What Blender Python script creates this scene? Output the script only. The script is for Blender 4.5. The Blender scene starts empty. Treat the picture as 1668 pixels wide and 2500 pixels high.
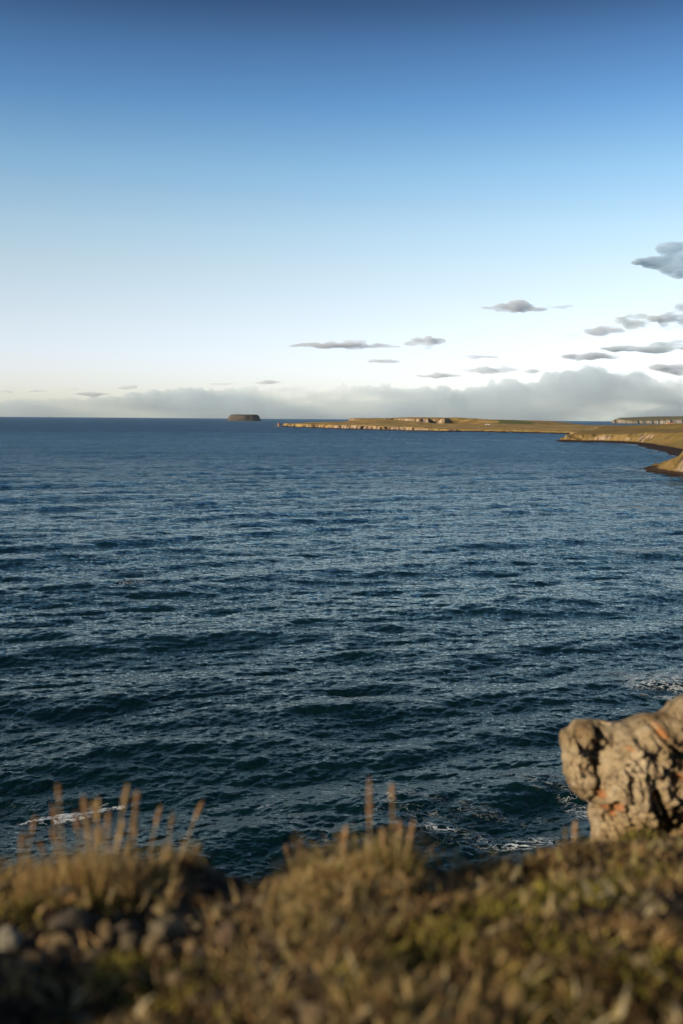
import bpy, bmesh, math, random
import numpy as np
from mathutils import Vector, Matrix

R = math.radians
random.seed(7)
RNG = np.random.default_rng(11)
scene = bpy.context.scene
COL = scene.collection

# ------------------------------------------------------------------ camera
CAM = Vector((0.0, 0.0, 26.0))
FPX = 2431.0                      # focal length in photograph pixels (35 mm on 24x36)
PITCH, ROLL = R(5.40), R(0.43)
f_ = Vector((0, math.cos(PITCH), -math.sin(PITCH)))
r0 = Vector((1, 0, 0)); u0 = Vector((0, math.sin(PITCH), math.cos(PITCH)))
cr = r0 * math.cos(ROLL) + u0 * math.sin(ROLL)
cu = u0 * math.cos(ROLL) - r0 * math.sin(ROLL)
cam = bpy.data.cameras.new('camera')
cam.sensor_fit = 'VERTICAL'; cam.sensor_height = 36.0; cam.sensor_width = 24.0
cam.lens = 35.0
cam.clip_start = 0.05; cam.clip_end = 200000.0
cam.dof.use_dof = True; cam.dof.focus_distance = 160.0; cam.dof.aperture_fstop = 1.7
cam_ob = bpy.data.objects.new('camera', cam)
M = Matrix((cr, cu, -f_)).transposed().to_4x4(); M.translation = CAM
cam_ob.matrix_world = M
COL.objects.link(cam_ob); scene.camera = cam_ob


def at(px, py, d):
    """world point seen at photograph pixel (px, py), d metres ahead"""
    v = f_ * FPX + cr * (px - 834) - cu * (py - 1250)
    return CAM + v * (d / v.y)


# ------------------------------------------------------------------ sky and sun
SUN_AZ = math.atan2(-0.80, -0.60)      # the sun stands low, behind and to the left of the camera
SUN_EL = R(17)
world = bpy.data.worlds.new('World'); scene.world = world; world.use_nodes = True
wt = world.node_tree; wt.nodes.clear()
wo = wt.nodes.new('ShaderNodeOutputWorld'); bg = wt.nodes.new('ShaderNodeBackground')
sky = wt.nodes.new('ShaderNodeTexSky'); sky.sky_type = 'NISHITA'; sky.sun_disc = False
sky.sun_elevation = SUN_EL; sky.sun_rotation = SUN_AZ % (2 * math.pi)
sky.air_density = 1.0; sky.dust_density = 0.6; sky.ozone_density = 1.5
tc = wt.nodes.new('ShaderNodeTexCoord'); sp = wt.nodes.new('ShaderNodeSeparateXYZ')
wt.links.new(tc.outputs['Generated'], sp.inputs[0])
ramp = wt.nodes.new('ShaderNodeValToRGB')
# sky tint by height above the horizon
SKY_RAMP = [(0.0, (0.72, 0.84, 1.12)), (0.03, (0.79, 0.8, 1.1)), (0.055, (0.84, 0.79, 1.03)), (0.097, (0.88, 0.775, 0.85)), (0.142, (0.88, 0.78, 0.765)), (0.18, (0.81, 0.785, 0.765)), (0.235, (0.59, 0.7, 0.745)), (0.291, (0.34, 0.51, 0.655)), (0.335, (0.23, 0.35, 0.49)), (0.368, (0.135, 0.205, 0.3)), (0.48, (0.085, 0.125, 0.17)), (0.7, (0.075, 0.1, 0.13)), (1.0, (0.075, 0.1, 0.13))]
while len(ramp.color_ramp.elements) < len(SKY_RAMP): ramp.color_ramp.elements.new(0.5)
for e, (p, c) in zip(ramp.color_ramp.elements, SKY_RAMP):
    e.position = p; e.color = tuple(v_ / 1.12 for v_ in c) + (1,)
mul = wt.nodes.new('ShaderNodeMix'); mul.data_type = 'RGBA'; mul.blend_type = 'MULTIPLY'; mul.inputs[0].default_value = 1.0
wt.links.new(sp.outputs['Z'], ramp.inputs[0])
wt.links.new(sky.outputs[0], mul.inputs[6]); wt.links.new(ramp.outputs[0], mul.inputs[7])
vm = wt.nodes.new('ShaderNodeVectorMath'); vm.operation = 'SCALE'; vm.inputs['Scale'].default_value = 1.12
wt.links.new(mul.outputs[2], vm.inputs[0]); wt.links.new(vm.outputs[0], bg.inputs[0]); bg.inputs[1].default_value = 0.15
wt.links.new(bg.outputs[0], wo.inputs[0])

sun = bpy.data.lights.new('sun', 'SUN'); sun.energy = 3.6; sun.angle = R(0.5); sun.color = (1.0, 0.80, 0.56)
sun_ob = bpy.data.objects.new('sun', sun); COL.objects.link(sun_ob)
sd = Vector((math.sin(SUN_AZ) * math.cos(SUN_EL), math.cos(SUN_AZ) * math.cos(SUN_EL), math.sin(SUN_EL)))
sun_ob.rotation_euler = sd.to_track_quat('Z', 'Y').to_euler()
sun_ob.location = (-40, -30, 60)

scene.view_settings.view_transform = 'Standard'; scene.view_settings.look = 'None'
scene.view_settings.exposure = 0.6; scene.view_settings.gamma = 1.0
scene.cycles.max_bounces = 6; scene.cycles.transparent_max_bounces = 16
scene.cycles.volume_bounces = 4; scene.cycles.volume_step_rate = 1.0; scene.cycles.volume_max_steps = 128
scene.cycles.use_denoising = True

# ------------------------------------------------------------------ helpers
def vh(ix, iy, iz):
    h = (ix * 374761393 + iy * 668265263 + iz * 2147483647 // 7 * 3) & 0xFFFFFFFF
    h = ((h ^ (h >> 13)) * 1274126177) & 0xFFFFFFFF
    h = ((h ^ (h >> 16)) * 2246822519) & 0xFFFFFFFF
    return ((h ^ (h >> 15)) & 0xFFFFFF) / float(0xFFFFFF)


def vnoise(x, y, z):
    xi, yi, zi = np.floor(x).astype(np.int64), np.floor(y).astype(np.int64), np.floor(z).astype(np.int64)
    fx, fy, fz = x - xi, y - yi, z - zi
    fx = fx * fx * (3 - 2 * fx); fy = fy * fy * (3 - 2 * fy); fz = fz * fz * (3 - 2 * fz)
    def c(a, b, d): return vh(xi + a, yi + b, zi + d)
    x00 = c(0, 0, 0) * (1 - fx) + c(1, 0, 0) * fx; x10 = c(0, 1, 0) * (1 - fx) + c(1, 1, 0) * fx
    x01 = c(0, 0, 1) * (1 - fx) + c(1, 0, 1) * fx; x11 = c(0, 1, 1) * (1 - fx) + c(1, 1, 1) * fx
    return ((x00 * (1 - fy) + x10 * fy) * (1 - fz) + (x01 * (1 - fy) + x11 * fy) * fz) * 2 - 1


def fbm(x, y, z=0.0, octaves=4, gain=0.5, ridge=False):
    x = np.asarray(x, float); y = np.asarray(y, float); z = np.zeros_like(x) + z
    s = 0; a = 1.0; t = 0
    for i in range(octaves):
        n = vnoise(x + 17.3 * i, y - 9.1 * i, z + 5.7 * i)
        if ridge: n = 1 - 2 * np.abs(n)
        s = s + a * n; t += a; a *= gain; x = x * 2.03; y = y * 2.03; z = z * 2.03
    return s / t


def sstep(a, b, x):
    t = np.clip((x - a) / (b - a), 0, 1); return t * t * (3 - 2 * t)


def np_mesh(name, co, quads, mat, smooth=True, attrs=None, parent=None, tris=None):
    me = bpy.data.meshes.new(name)
    me.vertices.add(len(co)); me.vertices.foreach_set('co', np.ascontiguousarray(co, np.float32).ravel())
    n = 4 if tris is None else 3
    f = np.ascontiguousarray(quads if tris is None else tris, np.int32)
    me.loops.add(f.size); me.loops.foreach_set('vertex_index', f.ravel())
    me.polygons.add(len(f)); me.polygons.foreach_set('loop_start', np.arange(0, f.size, n, dtype=np.int32))
    try: me.polygons.foreach_set('loop_total', np.full(len(f), n, np.int32))
    except Exception: pass
    for k, v in (attrs or {}).items():
        v = np.asarray(v, np.float32)
        if v.ndim == 1:
            a = me.attributes.new(k, 'FLOAT', 'POINT'); a.data.foreach_set('value', v)
        else:
            a = me.attributes.new(k, 'FLOAT_COLOR', 'POINT')
            a.data.foreach_set('color', np.concatenate([v, np.ones((len(v), 1), np.float32)], 1).ravel())
    me.update(calc_edges=True); me.validate()
    me.polygons.foreach_set('use_smooth', np.full(len(me.polygons), smooth, bool))
    if mat: me.materials.append(mat)
    ob = bpy.data.objects.new(name, me); COL.objects.link(ob)
    if parent: ob.parent = parent
    return ob


def grid_quads(nr, nc, keep=None):
    i = np.arange(nr * nc).reshape(nr, nc)
    q = np.stack([i[:-1, :-1], i[:-1, 1:], i[1:, 1:], i[1:, :-1]], -1).reshape(-1, 4)
    if keep is not None:
        q = q[keep.ravel()[q].any(1)]
    return q


def compact(co, q, attrs=None):
    used = np.unique(q); m = np.full(len(co), -1, np.int64); m[used] = np.arange(len(used))
    return co[used], m[q], {k: np.asarray(v)[used] for k, v in (attrs or {}).items()}


def tag(o, label=None, cat=None, group=None, kind=None):
    for k, v in (('label', label), ('category', cat), ('group', group), ('kind', kind)):
        if v: o[k] = v
    return o


def empty(name, loc):
    o = bpy.data.objects.new(name, None); COL.objects.link(o); o.location = loc
    o.empty_display_size = 0.1
    return o


class N:
    """small node-tree builder"""
    def __init__(s, name):
        s.m = bpy.data.materials.new(name); s.m.use_nodes = True; s.t = s.m.node_tree
        s.b = s.t.nodes['Principled BSDF']; s.out = s.t.nodes['Material Output']
    def n(s, t, **k):
        x = s.t.nodes.new('ShaderNode' + t)
        for a, v in k.items(): setattr(x, a, v)
        return x
    def l(s, a, b): s.t.links.new(a, b)
    def coord(s, which='Object'): return s.n('TexCoord').outputs[which]
    def mapped(s, scale=(1, 1, 1), rot=(0, 0, 0), which='Object'):
        m = s.n('Mapping'); s.l(s.coord(which), m.inputs[0]); m.inputs['Scale'].default_value = scale; m.inputs['Rotation'].default_value = rot
        return m.outputs[0]
    def noise(s, scale, detail=4, rough=0.55, vec=None, dist=0.0):
        x = s.n('TexNoise'); x.inputs['Scale'].default_value = scale; x.inputs['Detail'].default_value = detail
        x.inputs['Roughness'].default_value = rough; x.inputs['Distortion'].default_value = dist
        s.l(vec if vec is not None else s.coord(), x.inputs['Vector']); return x.outputs[0]
    def ramp(s, fac, stops, interp='LINEAR'):
        x = s.n('ValToRGB'); x.color_ramp.interpolation = interp
        while len(x.color_ramp.elements) < len(stops): x.color_ramp.elements.new(0.5)
        for e, (p, c) in zip(x.color_ramp.elements, stops):
            e.position = p; e.color = (*c, 1) if hasattr(c, '__len__') else (c, c, c, 1)
        s.l(fac, x.inputs[0]); return x.outputs[0]
    def mix(s, fac, a, b, blend='MIX'):
        x = s.n('Mix', data_type='RGBA', blend_type=blend)
        if hasattr(fac, 'is_linked'): s.l(fac, x.inputs[0])
        else: x.inputs[0].default_value = fac
        for v, i in ((a, 6), (b, 7)):
            if hasattr(v, 'is_linked'): s.l(v, x.inputs[i])
            else: x.inputs[i].default_value = (*v, 1)
        return x.outputs[2]
    def math(s, op, a, b=0.0, c=0.0, clamp=False):
        x = s.n('Math', operation=op, use_clamp=clamp)
        for i, v in enumerate((a, b, c)):
            if hasattr(v, 'is_linked'): s.l(v, x.inputs[i])
            else: x.inputs[i].default_value = v
        return x.outputs[0]
    def attr(s, name, out='Fac'):
        x = s.n('Attribute'); x.attribute_name = name; return x.outputs[out]
    def bump(s, h, strength, dist, normal=None):
        x = s.n('Bump'); x.inputs['Strength'].default_value = strength; x.inputs['Distance'].default_value = dist
        s.l(h, x.inputs['Height'])
        if normal is not None: s.l(normal, x.inputs['Normal'])
        return x.outputs[0]
    def done(s, color=None, rough=None, normal=None, spec=None):
        for v, k in ((color, 'Base Color'), (rough, 'Roughness'), (normal, 'Normal'), (spec, 'Specular IOR Level')):
            if v is None: continue
            if hasattr(v, 'is_linked'): s.l(v, s.b.inputs[k])
            else: s.b.inputs[k].default_value = (*v, 1) if hasattr(v, '__len__') else v
        return s.m


# ------------------------------------------------------------------ materials
def mat_sea():
    m = N('sea_water')
    geo = m.n('NewGeometry').outputs['Position']
    mp = m.n('Mapping'); m.l(geo, mp.inputs[0]); mp.inputs['Rotation'].default_value = (0, 0, R(24)); mp.inputs['Scale'].default_value = (0.55, 1, 1)
    v = mp.outputs[0]
    rip = m.noise(2.6, 4, 0.62, v, 0.4)
    mid = m.noise(0.55, 3, 0.55, v, 0.6)
    big = m.noise(0.10, 3, 0.55, v, 0.3)
    # far-off water: waves too small for the sheet, so they live in the bump
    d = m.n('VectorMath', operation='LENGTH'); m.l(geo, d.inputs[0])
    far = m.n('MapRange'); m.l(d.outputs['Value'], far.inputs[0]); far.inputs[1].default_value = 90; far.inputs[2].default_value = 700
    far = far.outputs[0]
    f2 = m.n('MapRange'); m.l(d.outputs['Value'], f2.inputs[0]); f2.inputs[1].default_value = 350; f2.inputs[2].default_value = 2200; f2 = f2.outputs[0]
    n0 = m.n('Bump'); n0.inputs['Distance'].default_value = 1.0; m.l(rip, n0.inputs['Height']); n0.inputs['Strength'].default_value = 0.18
    n1 = m.n('Bump'); n1.inputs['Distance'].default_value = 1.0; m.l(mid, n1.inputs['Height']); m.l(n0.outputs[0], n1.inputs['Normal'])
    m.l(m.math('MULTIPLY_ADD', far, 1.5, 0.22), n1.inputs['Strength'])
    n2 = m.n('Bump'); n2.inputs['Distance'].default_value = 5.0; m.l(big, n2.inputs['Height']); m.l(n1.outputs[0], n2.inputs['Normal'])
    m.l(m.math('MULTIPLY', far, 0.7), n2.inputs['Strength'])
    foam = m.attr('foam')
    fn = m.noise(1.5, 4, 0.6, v, 1.0)
    fr = m.math('MAXIMUM', 0.0, m.math('SUBTRACT', 1.0, m.math('ABSOLUTE', m.math('MULTIPLY_ADD', fn, 13.0, -6.5))))   # lacy ridges
    fm = m.math('ADD', m.math('MULTIPLY', fr, 0.9), m.math('MULTIPLY', foam, 1.0))
    fac = m.n('MapRange'); m.l(fm, fac.inputs[0]); fac.inputs[1].default_value = 1.08; fac.inputs[2].default_value = 1.5
    fac = m.math('MULTIPLY', fac.outputs[0], m.math('MINIMUM', m.math('MULTIPLY', foam, 4.0), 1.0))
    patch = m.noise(0.02, 3, 0.5, v)
    water = m.mix(m.ramp(patch, [(0.35, 0), (0.65, 1)]), (0.0018, 0.011, 0.015), (0.0025, 0.018, 0.021))
    col = m.mix(fac, water, (0.62, 0.68, 0.70))
    # rough water seen at a low angle never mirrors the horizon fully: the reflectance levels off with distance
    fr_ = m.n('Fresnel'); fr_.inputs['IOR'].default_value = 1.34; m.l(n2.outputs[0], fr_.inputs['Normal'])
    cap = m.math('MULTIPLY_ADD', far, -0.48, 1.0)
    mq = m.n('Mapping'); m.l(geo, mq.inputs[0]); mq.inputs['Rotation'].default_value = (0, 0, R(12)); mq.inputs['Scale'].default_value = (0.5, 1, 1)
    wind = m.noise(0.012, 12, 0.80, mq.outputs[0], 0.2)      # cat's paws and slicks change how rough the surface is
    mq2 = m.n('Mapping'); m.l(geo, mq2.inputs[0]); mq2.inputs['Rotation'].default_value = (0, 0, R(4)); mq2.inputs['Scale'].default_value = (1, .085, 1)
    strk = m.noise(0.16, 5, 0.75, mq2.outputs[0], 0.1)       # streaks of rougher water drawn out along the wind
    mq3 = m.n('Mapping'); m.l(geo, mq3.inputs[0]); mq3.inputs['Scale'].default_value = (1, .02, 1)
    strk2 = m.noise(0.05, 6, 0.8, mq3.outputs[0], 0.1)
    tex = m.math('ADD', m.math('MULTIPLY', m.ramp(strk, [(0.40, 0.25), (0.60, 1.0)]), 1.05), m.math('MULTIPLY', m.ramp(strk2, [(0.38, 0.2), (0.62, 1.0)]), 0.6))
    tex = m.math('ADD', m.math('MULTIPLY', tex, f2), m.math('SUBTRACT', 1.0, f2))
    cap = m.math('MULTIPLY', m.math('MULTIPLY', cap, m.ramp(wind, [(0.38, 0.6), (0.62, 1.0)])), tex)
    rf = m.math('MULTIPLY', m.math('MINIMUM', fr_.outputs[0], cap), m.math('SUBTRACT', 1.0, fac))
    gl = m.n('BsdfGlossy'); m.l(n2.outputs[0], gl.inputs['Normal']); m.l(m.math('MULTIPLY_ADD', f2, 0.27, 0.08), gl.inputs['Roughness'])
    m.l(m.mix(far, (0.92, 1.0, 0.96), (0.58, 0.83, 1.0)), gl.inputs[0])  # blue of the reflected sky put into the gloss colour with distance
    df = m.n('BsdfDiffuse'); m.l(n1.outputs[0], df.inputs['Normal'])
    far_sky_tint = m.mix(m.math('MULTIPLY', far, 0.9), water, (0.007, 0.037, 0.086))  # far body colour takes on the blue of reflected high sky
    m.l(m.mix(fac, far_sky_tint, (0.56, 0.66, 0.74)), df.inputs[0])
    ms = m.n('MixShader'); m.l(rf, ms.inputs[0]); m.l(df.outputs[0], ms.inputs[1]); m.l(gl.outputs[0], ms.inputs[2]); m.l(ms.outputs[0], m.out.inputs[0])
    return m.m


def mat_land():
    m = N('land')
    g = m.n('NewGeometry'); pos = g.outputs['Position']
    sp = m.n('SeparateXYZ'); m.l(g.outputs['Normal'], sp.inputs[0])
    pz = m.n('SeparateXYZ'); m.l(pos, pz.inputs[0])
    n1 = m.noise(0.012, 5, 0.6, pos); n2 = m.noise(0.06, 5, 0.65, pos); n3 = m.noise(0.5, 4, 0.6, pos)
    mp = m.n('Mapping'); m.l(pos, mp.inputs[0]); mp.inputs['Scale'].default_value = (0.35, 0.9, 1)
    nb = m.noise(0.03, 4, 0.6, mp.outputs[0])
    grass = m.ramp(nb, [(0.36, (0.17, 0.10, 0.038)), (0.44, (0.34, 0.22, 0.065)), (0.51, (0.56, 0.40, 0.14)), (0.57, (0.36, 0.28, 0.07)), (0.65, (0.17, 0.15, 0.04))])
    grass = m.mix(m.ramp(n2, [(0.46, 0), (0.60, .8)]), grass, (0.22, 0.125, 0.05))
    grass = m.mix(m.math('MULTIPLY', m.attr('olive'), 0.75), grass, m.mix(m.ramp(n2, [(0.35, 0), (0.65, 1)]), (0.085, 0.078, 0.020), (0.19, 0.125, 0.04)))
    grass = m.mix(m.attr('field'), grass, (0.050, 0.095, 0.022))
    grass = m.mix(m.ramp(n3, [(0.35, 0.0), (0.7, 0.45)]), grass, (0.34, 0.24, 0.10))
    mv = m.n('Mapping'); m.l(pos, mv.inputs[0]); mv.inputs['Scale'].default_value = (1, 1, 0.22)
    r1 = m.noise(0.08, 6, 0.72, mv.outputs[0])
    rock = m.ramp(r1, [(0.40, (0.035, 0.027, 0.022)), (0.47, (0.13, 0.095, 0.068)), (0.54, (0.31, 0.235, 0.17)), (0.66, (0.48, 0.38, 0.29))])  # dark upright streaks carry part of the cliff's shade in the rock colour
    steep = m.math('ADD', m.math('SUBTRACT', 1.0, sp.outputs['Z']), m.math('MULTIPLY_ADD', n2, 0.5, -0.25))
    fac = m.ramp(steep, [(0.13, 0), (0.26, 1)])
    fac = m.math('MULTIPLY', fac, m.math('SUBTRACT', 1.0, m.math('MULTIPLY', m.attr('olive'), m.ramp(n2, [(0.42, 0.05), (0.56, 0.97)]))))
    col = m.mix(fac, grass, rock)
    beach = m.math('MULTIPLY_ADD', n3, 2.0, m.math('MULTIPLY', pz.outputs['Z'], -1.0))
    bf = m.ramp(m.math('MULTIPLY_ADD', beach, 0.5, 0.6), [(0.0, 0), (0.3, 1)])
    bf = m.math('MULTIPLY', bf, m.attr('beach'))
    col = m.mix(bf, col, (0.035, 0.022, 0.017))
    return m.done(col, 0.95, m.bump(n3, 0.6, 1.2), 0.1)


def mat_attr(name, rough=0.85, noise_scale=40, amount=0.5, spec=0.2, bump=0.0, translucent=False):
    m = N(name)
    c = m.attr('tint', 'Color')
    n = m.noise(noise_scale, 4, 0.6)
    k = m.ramp(n, [(0.3, 1 - amount), (0.7, 1 + amount * 0.0 + 0.0)])
    col = m.mix(1.0, c, k, 'MULTIPLY')
    nn = m.bump(n, bump, 0.02) if bump else None
    m.done(col, rough, nn, spec)
    if translucent:
        tr = m.n('BsdfTranslucent'); m.l(col, tr.inputs[0])
        ms = m.n('MixShader'); ms.inputs[0].default_value = 0.3
        m.l(m.b.outputs[0], ms.inputs[1]); m.l(tr.outputs[0], ms.inputs[2]); m.l(ms.outputs[0], m.out.inputs[0])
    return m.m


def mat_flat(name, c, rough=0.7, c2=None, scale=4.0):
    m = N(name)
    c2 = c2 or tuple(v * 0.7 for v in c)
    return m.done(m.mix(m.ramp(m.noise(scale, 4), [(0.35, 0), (0.65, 1)]), c, c2), rough)


def mat_outcrop():
    m = N('lichen_rock')
    v = m.coord()
    n = m.noise(5, 8, 0.68, v, 0.3); n2 = m.noise(22, 6, 0.7, v); n3 = m.noise(1.6, 4, 0.5, v)
    col = m.ramp(n, [(0.32, (0.10, 0.07, 0.045)), (0.41, (0.32, 0.24, 0.145)), (0.52, (0.52, 0.415, 0.26)), (0.68, (0.66, 0.56, 0.39))])
    col = m.mix(m.ramp(n3, [(0.45, 0), (0.62, 0.75)]), col, (0.30, 0.20, 0.08))
    n4 = m.noise(9, 5, 0.75, v); col = m.mix(m.ramp(n4, [(0.36, 0.75), (0.47, 0)]), col, (0.13, 0.095, 0.06)); col = m.mix(m.ramp(n4, [(0.58, 0), (0.68, 0.6)]), col, (0.70, 0.63, 0.50))
    col = m.mix(m.ramp(n2, [(0.36, 0.85), (0.45, 0)]), col, (0.05, 0.038, 0.028))  # dark pits and crevices: their shade is put into the colour
    col = m.mix(m.attr('lichen'), col, (0.66, 0.21, 0.045))
    return m.done(col, 0.95, m.bump(n2, 1.0, 0.03, m.bump(n, 0.9, 0.08)), 0.1)


def mat_soil():
    m = N('soil')
    n = m.noise(9, 6, 0.7); n2 = m.noise(45, 5, 0.7)
    col = m.ramp(n, [(0.3, (0.012, 0.009, 0.007)), (0.5, (0.035, 0.024, 0.016)), (0.72, (0.09, 0.06, 0.035))])
    col = m.mix(m.attr('bare'), col, (0.06, 0.055, 0.05))
    col = m.mix(m.ramp(n2, [(0.55, 0), (0.75, 0.6)]), col, (0.17, 0.12, 0.07))
    return m.done(col, 0.95, m.bump(n2, 0.8, 0.02), 0.1)


def mat_cloud(name, tint, density, size=520.0, thr=.40):
    """a body of fine droplets: light passes and scatters through it"""
    m = N(name)
    v = m.n('PrincipledVolume') if False else m.n('VolumePrincipled')
    v.inputs['Color'].default_value = (*tint, 1); nz_ = m.n('TexNoise'); mp_ = m.n('Mapping'); mp_.inputs['Scale'].default_value = (.45, .5, 1.6); m.l(m.coord(), mp_.inputs[0]); m.l(mp_.outputs[0], nz_.inputs['Vector'])
    nz_.inputs['Scale'].default_value = 1 / size; nz_.inputs['Detail'].default_value = 4; nz_.inputs['Roughness'].default_value = .6
    m.l(m.math('MULTIPLY', m.ramp(nz_.outputs[0], [(thr, 0.0), (thr + .22, 1.0)]), density * 1.6), v.inputs['Density'])
    m.m.cycles.volume_sampling = 'MULTIPLE_IMPORTANCE' if False else 'DISTANCE'
    v.inputs['Anisotropy'].default_value = 0.0
    df = m.n('BsdfDiffuse'); df.inputs[0].default_value = (.4, .45, .5, 1)
    tr = m.n('BsdfTransparent'); ms = m.n('MixShader'); ms.inputs[0].default_value = .004
    m.l(tr.outputs[0], ms.inputs[1]); m.l(df.outputs[0], ms.inputs[2]); m.l(ms.outputs[0], m.out.inputs[0]); m.l(v.outputs[0], m.out.inputs['Volume'])
    return m.m


MAT_LAND = mat_land()

# ------------------------------------------------------------------ sea
def spectrum_tile(L, Nn, lmin, lmax, wind, wspeed, spread, seed, rms):
    rng = np.random.default_rng(seed)
    k1 = 2 * np.pi * np.fft.fftfreq(Nn, L / Nn)
    kx, ky = np.meshgrid(k1, k1); k = np.hypot(kx, ky); k[0, 0] = 1
    Lw = wspeed ** 2 / 9.81
    c = (kx * wind[0] + ky * wind[1]) / k
    P = np.exp(-1 / (k * Lw) ** 2) / k ** 4 * np.abs(c) ** spread
    P = P * np.where(c < 0, 0.15, 1)
    lam = 2 * np.pi / k
    P = P * sstep(lmin * 0.8, lmin * 1.25, lam) * (1 - sstep(lmax * 0.8, lmax * 1.25, lam)); P[0, 0] = 0
    h = (rng.normal(size=(Nn, Nn)) + 1j * rng.normal(size=(Nn, Nn))) * np.sqrt(P)
    z = np.fft.ifft2(h); dx = np.fft.ifft2(-1j * kx / k * h); dy = np.fft.ifft2(-1j * ky / k * h)
    s = rms / z.real.std()
    return z.real * s, dx.real * s, dy.real * s


def sample(T, L, x, y):
    Nn = T.shape[0]
    u = (x / L * Nn) % Nn; v = (y / L * Nn) % Nn
    i = np.floor(u).astype(int); j = np.floor(v).astype(int); fu = u - i; fv = v - j
    i %= Nn; j %= Nn; i1 = (i + 1) % Nn; j1 = (j + 1) % Nn
    return (T[j, i] * (1 - fu) + T[j, i1] * fu) * (1 - fv) + (T[j1, i] * (1 - fu) + T[j1, i1] * fu) * fv


FOAM = []      # (px, py, distance, half length along, half width across, direction degrees, amount)
def foam_at(px, py, hl, hw, ang, amt=1.0):
    # sea point under that spot of the bay
    v = f_ * FPX + cr * (px - 834) - cu * (py - 1250)
    t = -CAM.z / v.z
    FOAM.append((CAM.x + v.x * t, CAM.y + v.y * t, hl, hw, R(ang), amt))


for a in [(200, 1966, 3.8, 0.32, 27, 1.7), (130, 1987, 2.5, 0.35, 27, 1.2), (235, 1950, 1.2, .3, 35, .9), (20, 2000, 1.2, .25, 0, .7), (60, 2000, 7, 1.6, 25, .42), (160, 1940, 7, 2.0, 25, .36),
          (1030, 2005, 4.5, 2.0, -25, .44), (1120, 2040, 4, 1.4, -10, .48), (1220, 2055, 5, 1.2, 0, .5), (1310, 2062, 2.0, .8, 0, .95), (1150, 1985, 4, 1.2, -20, .45), (1060, 2030, 1.4, .5, -10, .95), (1010, 1960, 2, .5, -15, .6),
          (1400, 1945, 1.6, 2.6, 0, .55), (1422, 1985, 1.4, 2.0, 0, .7), (1350, 2010, 2.5, 1.5, 0, .5), (1330, 2065, 1.0, .5, 0, .8), (940, 2085, 3, 1, 0, .5),
          (1640, 1650, 7, 3.5, 0, .8), (1660, 1672, 6, 3.0, 0, 1.1), (1590, 1655, 7, 3, 0, .6), (1655, 1700, 5, .7, -10, .9), (1640, 1680, 4, 0.8, -10, .85),
          (1470, 1208, 3.5, 3.0, 0, 1.2), (1560, 1238, 14, 6, 0, .72), (1500, 1240, 10, 6, 0, .70), (1420, 1215, 8, 3, 0, .45), (1620, 1228, 25, 5, 0, .65),
          (1515, 1144, 10, 6, 5, 1.1), (1570, 1150, 16, 3.5, 0, 1.1), (1620, 1153, 15, 3, 0, 1.2), (1460, 1144, 14, 4, 0, .6), (1660, 1162, 6, 3, 0, 1.0), (1590, 1146, 12, 3, 0, .9),
          (1375, 1133, 5, 3, 0, 1.1), (1385, 1140, 5, 3, 0, 1.0), (1395, 1091, 14, 6, 0, .9), (1390, 1104, 22, 9, 0, .85), (1430, 1104, 28, 6, 0, .55),
          (1270, 1075, 60, 20, 0, .85), (1180, 1075, 50, 10, 0, .6), (1010, 1081, 12, 9, 0, 1.1), (1000, 1072, 70, 14, 0, .75), (1080, 1073, 60, 12, 0, .6), (940, 1071, 40, 12, 0, .55),
          (820, 1050, 14, 16, 0, 1.1), (930, 1056, 14, 12, 0, .7), (690, 1043, 22, 35, 0, 1.0), (705, 1043, 22, 30, 0, .9), (650, 1043, 60, 40, 0, .7), (585, 1043, 45, 60, 0, .95), (560, 1042, 60, 50, 0, .85),
          (520, 1041, 30, 50, 0, .8), (48, 1040, 22, 60, 0, .9), (655, 1026.7, 110, 300, 0, .95), (540, 1026.2, 80, 300, 0, .75), (600, 1027.6, 100, 250, 0, .6), (85, 1029, 20, 100, 0, .7), (300, 1040, 18, 30, 0, .5),
          (515, 1052, 8, 30, 0, .6), (400, 1060, 8, 12, 0, .5), (320, 1045, 8, 20, 0, .5), (1250, 1205, 4, 2, 0, .5), (910, 1910, 1.0, .3, 0, .8), (1060, 1720, 1.0, .3, 0, .4), (650, 1965, .8, .2, 20, .7),
          (1100, 1700, .8, .3, 0, .5), (760, 1700, .9, .2, 15, .45), (1300, 1390, 2, .5, 0, .6), (1250, 1260, 2, .6, 0, .6), (350, 1180, 3, 1, 0, .5)]:
    foam_at(*a)

# coastline of the land round the bay, as (photo column, metres ahead)
COAST_PX = [(698, 2880), (716, 2760), (760, 2600), (790, 2520), (832, 2370), (838, 2320), (880, 2300), (905, 2250), (950, 2190), (1000, 2060), (1035, 2040), (1092, 2010), (1104, 2030),
            (1120, 2060), (1180, 2010), (1250, 1960), (1330, 1880), (1400, 1795), (1460, 1650), (1475, 1480), (1430, 1340), (1382, 1270), (1362, 1228), (1366, 1195), (1440, 1185), (1500, 1160),
            (1555, 1030), (1585, 930), (1610, 850), (1650, 745), (1675, 700), (1690, 620), (1652, 575), (1612, 532), (1622, 500), (1670, 474), (1780, 400), (1880, 300), (2050, 200), (2400, 120), (2900, 70), (3400, 45)]
coast = [(at(px, 1250, d).x, d) for px, d in COAST_PX]
coast += [(140, -40), (4000, -40), (4000, 3350), (1150, 3330), (620, 3400), (430, 3380), (250, 3350), (120, 3300), (20, 3200), (-40, 3130), (-120, 3080), (-165, 2960)]


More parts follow.
